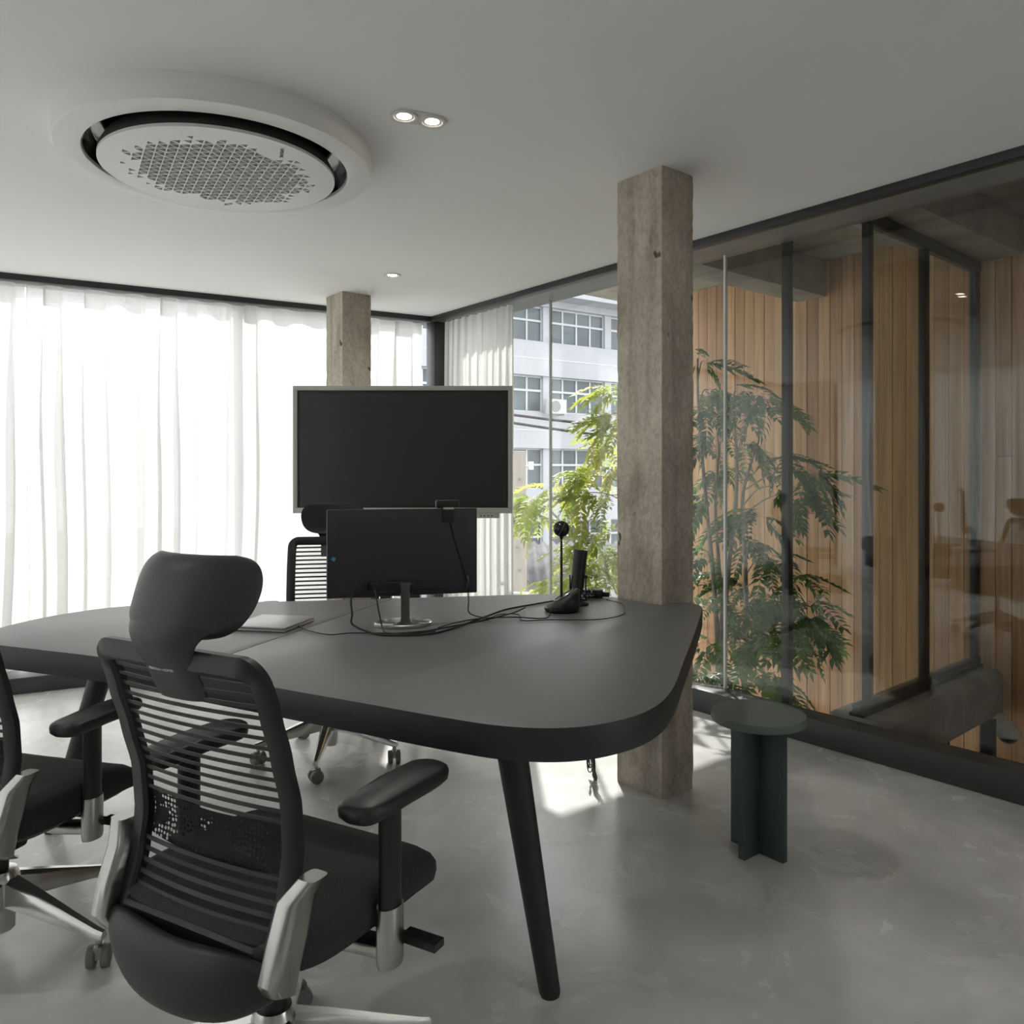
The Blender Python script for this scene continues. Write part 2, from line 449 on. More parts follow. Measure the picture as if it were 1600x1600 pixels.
def skew_box(x0, x1, o0, o1, z0, z1):
    """box along the street-side wall; o = offset outwards from the channel line"""
    return prism([(x0, yline(x0) + o0), (x1, yline(x1) + o0), (x1, yline(x1) + o1), (x0, yline(x0) + o1)], z0, z1)

# ceiling channels: black fascia, then grey head frame
struct('trim_3', span(3.15, 3.20, YB, yline(3.15) + .0, ZC - .036, ZC + .06), M_STEELB, 'black ceiling channel along the courtyard glass', bevel=.002)
struct('trim_4', span(3.20, XG + .05, YB, yline(3.2) + .1, ZC - .030, ZC + .06), M_ALU, 'grey head frame of the courtyard glass', bevel=.002)
struct('trim_5', skew_box(XL, 3.15, 0, .05, ZC - .036, ZC + .06), M_STEELB, 'black ceiling channel above the long curtain', bevel=.002)
struct('trim_6', skew_box(XL, 3.20, .05, .222, ZC - .030, ZC + .06), M_ALU, 'grey curtain rail box above the long curtain', bevel=.002)
# kerbs
struct('trim_7', span(XK, XG + .02, YB, yline(XG) - .2, 0, 0.116), M_STEEL, 'dark grey steel kerb below the courtyard glass', bevel=.003)
struct('trim_8', skew_box(XL, XG, -.22, .0, 0, 0.09), M_STEEL, 'dark grey kerb below the long curtain', bevel=.003)
struct('trim_9', skew_box(XL, XG, 0, .26, 0, 0.088), M_ALU, 'pale sill under the long curtain', bevel=.002)
# corner post
struct('trim_10', join(span(3.185, 3.30, 4.945, 5.06, 0.05, ZC - .03), span(3.30, 3.42, 4.93, 5.10, 0.05, ZC - .03)), M_STEEL, 'dark grey steel post in the room corner', bevel=.004)

# right glass panes, butt jointed
ys = [4.93, 3.90, 2.53, 1.15, -0.25, -1.6, YB]
for i in range(len(ys) - 1):
    w = struct('window_%d' % (i + 1), span(XG, XG + .012, ys[i + 1] + .004, ys[i] - .004, 0.10, ZC - .02), M_GLASS,
               'large clear glass pane facing the courtyard, number %d from the corner post' % (i + 1))
    if 0 < i < len(ys) - 1:
        make('glass_joint', span(XG - .002, XG + .014, ys[i] - .006, ys[i] + .006, 0.116, ZC - .03), M_SEAL, w)
# street-side glass behind the long curtain
xs = [XL, -0.9, 0.5, 1.9, 3.2]
for i in range(4):
    w = struct('window_%d' % (i + 7), skew_box(xs[i] + .004, xs[i + 1] - .004, .20, .212, .08, ZC - .02), M_GLASS, 'clear street-side glass pane behind the long curtain')
    make('window_frame', skew_box(xs[i] - .02, xs[i] + .02, .19, .225, .08, ZC - .02), M_STEEL, w)

# ------------------------------------------------------------------ curtains
def curtain(path_fn, length, z0, z1, wl, amp, seed, step=0.005, rows=22):
    """pleated sheet: some folds overlap themselves, so the cloth there is several layers thick"""
    rnd = random.Random(seed)
    folds = [(rnd.uniform(.55, 1.5), rnd.choice((.03, .08, .14, .20, .26)), rnd.uniform(.6, 1.2)) for _ in range(400)]
    n = int(length / step) + 1
    fi = 0; acc = 0; prof = []
    for i in range(n):
        f, k, a = folds[fi]
        k2 = k * min(1, 6 * acc, 6 * (1 - acc))
        prof.append((math.sin(2 * PI * acc) * amp * a, -k2 * wl * f * math.sin(4 * PI * acc)))
        acc += step / (wl * f)
        if acc >= 1: acc -= 1; fi += 1
    V, F = [], []
    for r in range(rows + 1):
        t = r / rows; z = z0 + (z1 - z0) * t
        for i in range(n):
            s = i * step
            w = noise.noise(Vector((s * 2.2, z * 0.9, seed))) * 0.022 * (1 - t)
            lat = noise.noise(Vector((s * 1.3, z * 0.8, seed + 9.3))) * 0.05 * (1 - t)
            o, l = prof[i]
            p, nrm = path_fn(min(max(s + l * (.5 + .5 * min(1, 2.5 * (1 - t))) + lat, 0), length))
            off = o * (0.5 + 0.5 * min(1, 3 * (1 - t))) + w
            V.append((p[0] + nrm[0] * off, p[1] + nrm[1] * off, z))
    for r in range(rows):
        for i in range(n - 1):
            a = r * n + i
            F.append((a, a + 1, a + 1 + n, a + n))
    return V, F

c = make('sheer_curtain', curtain(lambda s: ((XL + .07, LY0 - .1 + s), (1, 0)), LY1 - LY0, 0.02, ZC - .002, .19, .04, 31), M_CURT, smooth=True, fix=False)
tag(c, 'white sheer curtain on the left wall, seen only as a reflection in the courtyard glass', 'curtain', 'sheer curtains')
dn = Vector((1, SK)).normalized(); nn = Vector((-dn.y, dn.x))
def path_back(x_start):
    def fn(s):
        x = x_start + s * dn.x
        return (x, yline(x) + .115), nn
    return fn
c = make('sheer_curtain', curtain(path_back(XL + .05), 2.95, 0.092, ZC - .032, .19, .042, 3), M_CURT, smooth=True, fix=False)
tag(c, 'white sheer curtain panel at the left edge of the photo behind the chairs', 'curtain', 'sheer curtains')
c = make('sheer_curtain', curtain(path_back(0.66), 2.52, 0.092, ZC - .032, .19, .042, 11), M_CURT, smooth=True, fix=False)
tag(c, 'white sheer curtain panel hanging behind the concrete column and display', 'curtain', 'sheer curtains')
c = make('sheer_curtain', curtain(lambda s: ((3.262, 4.12 + s), (1, 0)), 0.80, 0.12, ZC - .032, .075, .022, 21, step=.003), M_CURT, smooth=True, fix=False)
tag(c, 'narrow white sheer curtain bunched on the courtyard glass beside the corner post', 'curtain', 'sheer curtains')

# ------------------------------------------------------------------ concrete columns
def rough_column(x0, x1, y0, y1, z0, z1, seed, n=7, rows=90):
    rings = []
    cx, cy = (x0 + x1) / 2, (y0 + y1) / 2
    per = []
    for k in range(n): per.append((x0 + (x1 - x0) * k / n, y0))
    for k in range(n): per.append((x1, y0 + (y1 - y0) * k / n))
    for k in range(n): per.append((x1 - (x1 - x0) * k / n, y1))
    for k in range(n): per.append((x0, y1 - (y1 - y0) * k / n))
    for r in range(rows + 1):
        z = z0 + (z1 - z0) * r / rows; ring = []
        for k, (x, y) in enumerate(per):
            corner = (k % n == 0)
            d = noise.noise(Vector((x * 14, y * 14, z * 9 + seed))) * 0.0018
            if corner: d -= 0.003 + 0.006 * max(0, noise.noise(Vector((x * 20, y * 20, z * 22 + seed)))) + 0.003 * abs(noise.noise(Vector((x * 5, y * 5, z * 60 + seed))))
            v = Vector((x - cx, y - cy)).normalized()
            ring.append((x + v.x * d, y + v.y * d, z))
        rings.append(ring)
    return loft(rings)
def column(name, x0, x1, y0, y1, seed, label, holes):
    t = thing(name, label, 'column', ((x0 + x1) / 2, (y0 + y1) / 2, 0))
    cx, cy = (x0 + x1) / 2, (y0 + y1) / 2
    make('shaft', rough_column(x0 - cx, x1 - cx, y0 - cy, y1 - cy, 0, ZC, seed), M_CONC, t, smooth=True)
    return t
column('concrete_column', 2.288, 2.475, 1.985, 2.222, 3.1, 'rough bare concrete column rising through the table end', 0)
column('concrete_column', 2.272, 2.478, 4.60, 4.84, 8.7, 'rough bare concrete column behind the wall display', 0)

# ------------------------------------------------------------------ courtyard: cedar wall, partition, beams
XW = 4.90
PITCH = 0.083
wallw = struct('wall_courtyard', span(XW + .022, XW + .12, -1.5, 4.30, -3.2, 2.638), M_STEELB, 'vertical cedar board wall across the courtyard')
tag(wallw, 'vertical cedar board wall across the courtyard and stairwell', kind='structure')
pv = {}
y = 4.30; i = 0
while y > -0.9:
    d = rng.choice((0, .0015, .003))
    if i % 3 == 1 or i % 5 == 0:
        zj = rng.uniform(-.6, 2.1)
        segs = [(-3.2, zj - .0015), (zj + .0015, 2.638)]
    else: segs = [(-3.2, 2.638)]
    for a, b in segs:
        make('plank', span(XW - d, XW + .022, y - PITCH + .004, y, a, b), M_WOOD, wallw, fix=False)
    y -= PITCH; i += 1

# slab over courtyard and beams
struct('ceiling_courtyard', span(XG + .06, 5.3, -2.0, 4.55, 2.64, 2.95), M_CONC2, 'bare concrete slab soffit over the courtyard')
struct('trim_11', span(XG + .06, XW - .004, 2.83, 3.05, 2.40, 2.639), M_CONC2, 'concrete beam crossing the courtyard above the trees', bevel=.006)
struct('trim_12', span(XG + .06, XW - .004, 1.67, 2.00, 2.43, 2.639), M_CONC2, 'concrete beam above the black framed partition', bevel=.006)
# ledge beam under partition with a ragged top edge
def yp(x): return 1.845 + .045 * (x - 3.55)
def ledge():
    rings = []; n = 60
    for k in range(n + 1):
        x = XG + .03 + (XW - .004 - XG - .03) * k / n
        e = noise.noise(Vector((x * 9, 0, 3))) * .018 + noise.noise(Vector((x * 30, 2, 3))) * .008
        yf = yp(x) - .10
        rings.append([(x, yp(x) + .12, -.10), (x, yp(x) + .12, .130), (x, yf + e, .130), (x, yf - .03 + e * .5, .105 + e * .3), (x, yf - .035, .08), (x, yf - .035, -.10)])
    return loft(rings)
struct('trim_13', ledge(), M_CONC2, 'ragged concrete ledge under the black framed partition')
def pspan(x0, x1, o, z0, z1):
    return prism([(x0, yp(x0) - o), (x1, yp(x1) - o), (x1, yp(x1) + o), (x0, yp(x0) + o)], z0, z1)
part_ = struct('window_11', join(pspan(XG + .03, XW - .01, .020, .131, .185), pspan(XG + .03, XW - .01, .034, .131, .148), pspan(XG + .03, XW - .01, .022, 2.372, 2.429)), M_STEELB, 'black steel framed glass partition across the stairwell', bevel=.002)
for x0, x1 in ((3.520, 3.562), (4.135, 4.190), (4.825, 4.885)):
    make('mullion', pspan(x0, x1, .018, .186, 2.371), M_STEELB, part_, bevel=.002)
make('pane', pspan(3.564, 4.133, .004, .187, 2.370), M_GLASS2, part_)
make('pane', pspan(4.192, 4.823, .004, .187, 2.370), M_GLASS2, part_)
struct('wall_lower_light_stop', span(XG + .1, 4.60, 1.93, 2.0, -3.2, -.10), M_STEELB, 'added dark wall under the partition, shutting out courtyard light')  # added to keep courtyard light out of the stairwell
struct('wall_underfloor_light_stop', span(XG - .05, XG + .02, YB, 5.1, -3.2, -.30), M_CONC2, 'added concrete wall below the courtyard glass, shutting out street light')  # closes the void under the room, added against stray street light
# free-standing steel post just outside the glass
struct('trim_14', span(3.47, 3.510, 2.205, 2.245, -3.2, 2.638), M_STEELB, 'black steel post standing outside the courtyard glass', bevel=.003)
# lower storey post, seen under the ledge
struct('trim_15', span(4.66, 4.72, 1.74, 1.80, -3.2, -.10), M_STEELB, 'black post of the storey below', bevel=.003)
# stairwell rear wall so that the well is enclosed
struct('wall_stairwell', span(XG + .06, 5.3, -1.6, -1.5, -3.2, 2.8), M_WALL, 'dim end wall of the stairwell')

struct('ground', span(-40, 60, -20, 70, -3.4, -3.2), M_GROUND, 'pale street and courtyard ground one storey below')

# ------------------------------------------------------------------ meeting table
TZ = 0.733
ctrl = [(2.05, 2.500), (1.811, 2.625), (1.50, 2.785), (1.217, 2.938), (0.98, 3.085), (0.777, 3.185), (0.60, 3.195), (0.40, 3.10), (0.245, 2.93), (0.235, 2.755), (0.335, 2.56),
        (0.46, 2.335), (0.585, 2.04), (0.701, 1.765), (0.80, 1.53), (0.88, 1.34), (0.945, 1.215), (1.03, 1.135), (1.13, 1.105), (1.25, 1.115), (1.40, 1.185), (1.66, 1.362), (1.95, 1.562), (2.20, 1.738), (2.355, 1.850)]
outline = [(p.x, p.y) for p in [Vector((a.x, a.y, 0)) for a in catmull([(x, y, 0) for x, y in ctrl], 6)]]
outline = outline + [(2.395, 1.895), (2.405, 1.945), (2.39, 1.978), (2.282, 1.978), (2.282, 2.228), (2.18, 2.40)]
table = thing('meeting_table', 'large charcoal boat-shaped meeting table with rounded ends notched around the concrete column', 'table', (1.25, 2.1, 0))
TC = Vector((1.25, 2.1, 0))
def table_half(sign):
    bm = bmesh.new()
    vs = [bm.verts.new((x - TC.x, y - TC.y, TZ)) for x, y in outline]
    f = bm.faces.new(vs)
    bmesh.ops.recalc_face_normals(bm, faces=[f])
    if f.normal.z < 0: f.normal_flip()
    a = Vector((0.771, 2.19, 0)) - TC; d = Vector((0.67, 0.463, 0)).normalized(); nrm = Vector((-d.y, d.x, 0)) * sign
    bmesh.ops.bisect_plane(bm, geom=bm.verts[:] + bm.edges[:] + bm.faces[:], plane_co=a + nrm * 0.0008, plane_no=nrm, clear_inner=True)
    r = bmesh.ops.extrude_face_region(bm, geom=bm.faces[:])
    vv = [e for e in r['geom'] if isinstance(e, bmesh.types.BMVert)]
    bmesh.ops.translate(bm, verts=vv, vec=(0, 0, -0.067))
    bmesh.ops.recalc_face_normals(bm, faces=bm.faces)
    es = [e for e in bm.edges if len(e.link_faces) == 2 and e.calc_face_angle(0) > 0.9 and abs(e.verts[0].co.z - e.verts[1].co.z) < 1e-4]
    bmesh.ops.bevel(bm, geom=es, offset=0.0022, segments=2, profile=0.5, affect='EDGES')
    me = bpy.data.meshes.new('tabletop_panel'); bm.to_mesh(me); bm.free()
    me.shade_smooth(); me.set_sharp_from_angle(angle=math.radians(30))
    me.materials.append(M_TABLE); me.materials.append(M_TEDGE)
    for p in me.polygons: p.material_index = 0 if p.normal.z > 0.7 else 1
    o = bpy.data.objects.new('tabletop_panel', me); COL.objects.link(o); o.parent = table
    return o
table_half(1); table_half(-1)
def table_leg(top, foot, r0=.041, r1=.026):
    top = Vector(top) - TC; foot = Vector(foot) - TC
    rings = []
    for t in (0, .02, .5, .985, 1):
        p = top.lerp(foot, t); r = r0 + (r1 - r0) * t
        if t == 1: r *= .9
        rings.append([(p.x + r * math.cos(k * PI / 12), p.y + r * 0.92 * math.sin(k * PI / 12), p.z) for k in range(24)])
    make('leg', loft(rings), M_TEDGE, table, smooth=True)
table_leg((1.165, 1.50, TZ - .066), (1.226, 1.405, 0))
table_leg((0.615, 2.98, TZ - .066), (0.45, 3.10, 0))

# ------------------------------------------------------------------ office chair
def backprof(z):
    pts = [(.34, -.205), (.40, -.190), (.46, -.165), (.53, -.143), (.60, -.132), (.68, -.138), (.76, -.160), (.84, -.185), (.93, -.215), (1.2, -.29)]
    for (z0, y0), (z1, y1) in zip(pts, pts[1:]):
        if z <= z1:
            t = max(0, (z - z0) / (z1 - z0)); t = t * t * (3 - 2 * t) * .35 + t * .65
            return y0 + (y1 - y0) * t
    return pts[-1][1]
def halfw(z):
    pts = [(.36, .190), (.44, .200), (.55, .204), (.65, .205), (.80, .207), (.935, .206)]
    for (z0, w0), (z1, w1) in zip(pts, pts[1:]):
        if z <= z1: return w0 + (w1 - w0) * max(0, (z - z0) / (z1 - z0))
    return pts[-1][1]

def back_bow(x, w): return -0.022 * (1 - (x / w) ** 2)

def make_chair():
    t = thing('office_chair', 'x', 'chair')
    # star base
    hub = make('base_hub', lathe([(.026, .050), (.030, .055), (.032, .11), (.040, .125), (.042, .185), (.034, .205), (.024, .207)], 28), M_CHROME, t, smooth=True)
    for k in range(5):
        a = 2 * PI * k / 5
        d = Vector((math.cos(a), math.sin(a), 0)); s = Vector((-d.y, d.x, 0))
        rings = []
        for r, w, zt, zb in ((.03, .022, .192, .120), (.12, .020, .160, .106), (.22, .016, .122, .088), (.295, .012, .095, .072), (.315, .010, .090, .072)):
            rings.append([tuple(d * r + s * (w * q) + Vector((0, 0, z))) for q, z in ((-1, zb), (-1, zt - .010), (-.55, zt), (.55, zt), (1, zt - .010), (1, zb))])
        make('base_leg', loft(rings), M_CHROME, t, smooth=True)
        c = make('caster', join(cyl(tuple(d * .300 + Vector((0, 0, .055))), tuple(d * .300 + Vector((0, 0, .078))), .008, n=10),
                                xf(box(0, 0, .040, .018, .034, .030), Matrix.Translation(d * .300) @ Matrix.Rotation(a + .5, 4, 'Z'))), M_CHROMES, t, smooth=True)
        ax = Matrix.Rotation(a + .5, 4, 'Z') @ Vector((1, 0, 0))
        for sg in (-1, 1):
            p0 = d * .300 + ax * (sg * .007) + Vector((0, 0, .0275)); p1 = p0 + ax * (sg * .019)
            make('wheel', cyl(tuple(p0), tuple(p1), .0275, .0262, 20), M_GREY, c, bevel=.003)
    make('gas_lift', join(cyl((0, 0, .20), (0, 0, .25), .026, n=20), cyl((0, 0, .25), (0, 0, .37), .016, n=18)), M_BLACKP, t, smooth=True)
    make('tilt_mechanism', join(box(0, -.01, .385, .15, .25, .05), box(0, -.10, .375, .30, .08, .035)), M_BLACKP, t, bevel=.01)
    make('height_lever', join(tube([(.06, .06, .385), (.16, .065, .382), (.27, .07, .378)], .006, 8), box(.295, .072, .376, .075, .030, .014)), M_BLACKP, t, smooth=True)
    make('tension_knob', join(cyl((-.07, .03, .385), (-.25, .03, .385), .006, n=8), cyl((-.25, .03, .385), (-.30, .03, .385), .016, n=16)), M_BLACKP, t, smooth=True)
    # seat
    def seat_ring(z, sc, drop):
        R = []
        for k in range(48):
            a = 2 * PI * k / 48; c_, s_ = math.cos(a), math.sin(a)
            e = 0.42
            x = math.copysign(abs(c_) ** e, c_) * .245 * sc
            y = math.copysign(abs(s_) ** e, s_) * .235 * sc + .035
            zz = z - max(0, (y - .12)) ** 2 * drop
            R.append((x, y, zz))
        return R
    make('seat', loft([seat_ring(.412, .93, 1.6), seat_ring(.420, .985, 1.6), seat_ring(.440, 1.0, 1.8), seat_ring(.460, .995, 2.0), seat_ring(.474, .96, 2.2), seat_ring(.481, .88, 2.2), seat_ring(.479, .6, 2.2), seat_ring(.476, .2, 2.0)]), M_FABRIC, t, smooth=True)
    make('seat_shell', loft([seat_ring(.392, .70, .8), seat_ring(.398, .86, 1.2), seat_ring(.4135, .925, 1.6)]), M_BLACKP, t, smooth=True)
    # backrest frame: loop swept along the curved outline
    zt, zb, rc = .935, .425, .045
    loop = []
    for k in range(9):
        a = PI / 2 * k / 8
        loop.append((halfw(zt) - rc + rc * math.sin(a), zt - rc + rc * math.cos(a)))
    for k in range(1, 26):
        z = zt - rc + (zb + rc - (zt - rc)) * k / 25; loop.append((halfw(z), z))
    for k in range(1, 9):
        a = PI / 2 * k / 8; w = halfw(zb + rc)
        loop.append((w - rc + rc * math.cos(a), zb + rc - rc * math.sin(a)))
    loop = loop + [(-x, z) for x, z in reversed(loop)]
    rings = []
    n = len(loop)
    for i in range(n):
        x, z = loop[i]; xa, za = loop[i - 1]; xb, zb_ = loop[(i + 1) % n]
        tx, tz = xb - xa, zb_ - za; L = math.hypot(tx, tz) or 1
        nx, nz = -tz / L, tx / L        # outward or inward, fixed below
        if nx * x + nz * (z - .67) < 0: nx, nz = -nx, -nz
        yb = backprof(z)
        hw = .037; th = .013
        sec = [(0.0, -th * .6), (-.006, -th), (-hw + .006, -th), (-hw, -th * .5), (-hw, th * .6), (-hw + .008, th), (-.012, th), (0, th * .5)]
        rings.append([(x + nx * o, yb + back_bow(x, .24) * .6 + b - .004, z + nz * o) for o, b in sec])
    rings.append(rings[0])
    make('backrest_frame', loft(rings, True, False), M_FRAME, t, smooth=True)
    # lower back bowl
    rings = []
    for k in range(21):
        u = -1 + 2 * k / 20; x = u * .200
        e = (1 - abs(u) ** 3.2)
        zc = .415 - .022 * (1 - u * u); hh = .026 + .036 * e; th = .012 + .013 * e
        yc = backprof(zc) - .010 - .030 * (1 - u * u)
        rings.append([(x, yc + th * math.cos(a) * (1.0), zc + hh * math.copysign(abs(math.sin(a)) ** .7, math.sin(a))) for a in [2 * PI * q / 14 for q in range(14)]])
    make('back_shell', loft(rings), M_FRAME, t, smooth=True)
    # mesh bands and sheer fabric
    def band(z0, z1, yoff, thick, nx=14):
        V, F = [], []
        for j, z in enumerate((z0, z1)):
            w = halfw(z) - .030
            for s in (0, 1):
                for k in range(nx + 1):
                    x = -w + 2 * w * k / nx
                    V.append((x, backprof(z) + back_bow(x, .24) + yoff + (thick if s else 0), z))
        m = nx + 1
        for k in range(nx):
            F += [(k, k + 1, 2 * m + k + 1, 2 * m + k), (m + k, 3 * m + k, 3 * m + k + 1, m + k + 1), (k, m + k, m + k + 1, k + 1), (2 * m + k, 2 * m + k + 1, 3 * m + k + 1, 3 * m + k)]
        F += [(0, 2 * m, 3 * m, m), (nx, m + nx, 3 * m + nx, 2 * m + nx)]
        return V, F
    z = .890
    while z > .435:
        if not (.565 < z < .645):
            make('mesh_band', band(z - .0072, z, -.001, .002), M_FRAME, t, fix=False)
        z -= .0185
    V, F = [], []; nz, nx = 28, 14
    for j in range(nz + 1):
        zz = .42 + (.905 - .42) * j / nz; w = halfw(zz) - .028
        for k in range(nx + 1):
            x = -w + 2 * w * k / nx
            V.append((x, backprof(zz) + back_bow(x, .24), zz))
    for j in range(nz):
        for k in range(nx):
            a = j * (nx + 1) + k; F.append((a, a + 1, a + nx + 2, a + nx + 1))
    make('mesh_fabric', (V, F), M_MESH, t, smooth=True, fix=False)
    V, F = [], []; nz = 8
    for j in range(nz + 1):
        zz = .560 + (.645 - .560) * j / nz; w = halfw(zz) - .026
        for k in range(nx + 1):
            x = -w + 2 * w * k / nx
            V.append((x, backprof(zz) + back_bow(x, .24) + .008, zz - .012 * (1 - (x / w) ** 2)))
    for j in range(nz):
        for k in range(nx):
            a = j * (nx + 1) + k; F.append((a, a + 1, a + nx + 2, a + nx + 1))
    make('lumbar_pad', (V, F), M_LUMB, t, smooth=True, fix=False)
    # headrest: pad with curved wings, flowing into a neck
    def wing(zz, w, yc, th, curve):
        R = []
        for k in range(31):
            u = -1 + 2 * k / 30; x = u * w
            R.append((x, yc + curve * u * u - th * (1 - abs(u) ** 4), zz))
        for k in range(31):
            u = 1 - 2 * k / 30; x = u * w
            R.append((x, yc + curve * u * u + .004, zz))
        return R
    neck = [(.845, .058, -.206, .012, .002), (.865, .060, -.216, .014, .002), (.90, .061, -.232, .016, .003), (.925, .065, -.246, .018, .005), (.945, .074, -.254, .020, .010), (.962, .090, -.254, .022, .018), (.978, .108, -.246, .022, .026), (.995, .120, -.238, .020, .032)]
    def refine(rows):
        a = catmull([(r[0], r[1], r[2]) for r in rows], 4); b = catmull([(r[3], r[4], 0) for r in rows], 4)
        return [(p.x, p.y, p.z, max(q.x, .002), q.y) for p, q in zip(a, b)]
    hd = make('headrest_neck', loft([wing(*r) for r in refine(neck)]), M_LEATH, t, smooth=True)
    pad = [(.950, .070, -.226, .012, .012), (.956, .098, -.230, .024, .020), (.968, .120, -.232, .032, .030), (.985, .134, -.229, .037, .036), (1.005, .141, -.222, .037, .040), (1.03, .144, -.214, .036, .042), (1.052, .141, -.207, .034, .040), (1.069, .132, -.202, .029, .036), (1.080, .116, -.199, .021, .030), (1.0855, .092, -.198, .010, .020)]
    make('headrest_pad', loft([wing(*r) for r in refine(pad)]), M_LEATH, t, smooth=True)
    Mx = Matrix.Translation((0, -.2488, .902)) @ Matrix.Rotation(math.radians(26), 4, 'X') @ Matrix.Rotation(PI / 2, 4, 'X')
    text_part('lettering', 'modernform', .0115, M_TEXTW, hd, Mx)
    # chrome side brackets
    for sg in (-1, 1):
        rings = []
        path = [(.575, backprof(.575) - .012, .236, .024, .018), (.54, backprof(.54) - .016, .212, .038, .020), (.48, backprof(.48) - .020, .211, .040, .021), (.43, backprof(.43) - .016, .207, .040, .021), (.395, backprof(.40) + .004, .198, .030, .020), (.368, -.150, .176, .030, .016), (.352, -.11, .14, .026, .013)]
        for z_, y_, x_, hw, th in path:
            dirx = sg
            sec = []
            for q in range(24):
                a = 2 * PI * q / 24
                cc, ss = math.cos(a), math.sin(a)
                sec.append((sg * x_ + math.copysign(abs(cc) ** .5, cc) * th, y_ + math.copysign(abs(ss) ** .5, ss) * hw * .85, z_ + (-.3 * math.copysign(abs(ss) ** .5, ss) * hw if z_ < .40 else 0)))
            rings.append(sec)
        make('chrome_bracket', loft(rings), M_CHROMES, t, smooth=True)
    # arms
    for sg in (-1, 1):
        make('arm_support', loft([[(sg * x, y + dy, z + dz) for dy, dz in ((-.022, -.012), (.022, -.012), (.022, .012), (-.022, .012))] for x, y, z in ((.06, .02, .382), (.16, .02, .368), (.225, .02, .375), (.262, .02, .378))]), M_CHROMES, t, bevel=.004)
        def oval(z, rx, ry, x0=.262, y0=.02): return [(sg * x0 + rx * math.cos(2 * PI * k / 20), y0 + ry * math.sin(2 * PI * k / 20), z) for k in range(20)]
        p = make('arm_post', loft([oval(.40, .0165, .026), oval(.63, .0165, .026), oval(.646, .028, .05)]), M_BLACKP, t, smooth=True)
        make('chrome_sleeve', loft([oval(.352, .0195, .028), oval(.362, .021, .030), oval(.455, .021, .030), oval(.458, .0205, .0295)]), M_CHROMES, p, smooth=True)
        rings = []
        for z_, sc in ((.640, .80), (.648, .97), (.660, 1.0), (.668, .95), (.672, .82)):
            R = []
            oc = [(-.040, -.100), (-.030, -.118), (.0, -.122), (.034, -.110), (.044, -.06), (.048, .02), (.048, .08), (.040, .115), (.02, .130), (-.012, .130), (-.034, .115), (-.042, .09), (-.043, 0), (-.042, -.06)]
            cc = catmull([(x, y, 0) for x, y in oc], 3, True)
            for q in cc: R.append((sg * (.262 + q.x * sc), .035 + q.y * (1 - (1 - sc) * .35), z_ + .006 * (q.y / .15) * (1 if q.y < 0 else -.3)))
            rings.append(R)
        make('arm_pad', loft(rings), M_BLACKP, t, smooth=True)
    return t

def face(fx, fy): return math.atan2(fy, fx) - PI / 2
chair = make_chair()
CH1 = ((0.585, 1.475), (0.92, 0.39))
CH2 = ((0.238, 2.42), (0.80, 0.60))
CH3 = ((1.52, 3.19), (-0.50, -0.87))
def spin_base(root, ang):
    """turn the star base of one chair without moving its seat"""
    R = Matrix.Rotation(ang, 4, 'Z')
    for ch in root.children:
        if ch.name.startswith(('base_leg', 'caster')):
            ch.matrix_local = R @ ch.matrix_local
chair2 = copy_tree(chair); chair3 = copy_tree(chair)
for root, (p, fdir), lab, sp in ((chair, CH1, 'black mesh-back office chair seen from behind, nearest to the camera', 0.925),
                             (chair2, CH2, 'black mesh-back office chair cut off by the left edge of the photo', 0.0),
                             (chair3, CH3, 'black mesh-back office chair on the far side of the table behind the monitor', 0.2)):
    root.location = (p[0], p[1], 0); root.rotation_euler = (0, 0, face(*fdir)); spin_base(root, sp)
    if root is chair2:
        for ch in root.children:
            if not ch.name.startswith(('base_', 'caster')): ch.location.z -= .045
    tag(root, lab, 'chair', 'office chairs around the table')

# ------------------------------------------------------------------ stool
st = thing('side_stool', 'dark green round stool on a cross-shaped board base beside the courtyard kerb', 'stool', (2.222, 1.522, 0))
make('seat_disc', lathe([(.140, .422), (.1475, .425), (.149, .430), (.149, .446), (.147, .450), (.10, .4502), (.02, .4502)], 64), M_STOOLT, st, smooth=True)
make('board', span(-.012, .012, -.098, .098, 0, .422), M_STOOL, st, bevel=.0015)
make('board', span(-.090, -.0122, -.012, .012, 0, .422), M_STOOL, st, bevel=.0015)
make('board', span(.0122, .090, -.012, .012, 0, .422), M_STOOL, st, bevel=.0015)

# ------------------------------------------------------------------ ceiling cassette
AC = (0.931, 2.828)
ac = thing('ceiling_air_conditioner', 'large round white cassette air conditioner with triangle-perforated disc on the ceiling', 'air conditioner', (AC[0], AC[1], ZC))
make('outer_ring', lathe_open([(.520, 0.0), (.522, -.072), (.516, -.080), (.445, -.083), (.436, -.080), (.434, -.072), (.434, -.010), (.46, 0.0)], 96), M_WHITE, ac, smooth=True)
make('air_slot', lathe_open([(.4335, -.070), (.430, -.071), (.426, -.06), (.405, -.02), (.30, -.012), (.30, -.006), (.4335, -.006)], 96), M_BLACKG, ac, smooth=True)
make('disc_core', lathe([(.33, -.012), (.37, -.045), (.388, -.078), (.388, -.094), (.345, -.094), (.345, -.065), (.05, -.065)], 96), M_DISCI, ac, smooth=True)
make('vent_louver', join(*[box(0.0 + .0, -.395, -.028 - .006 * k, .060, .004, .003) for k in range(5)]), M_BLACKP, ac)
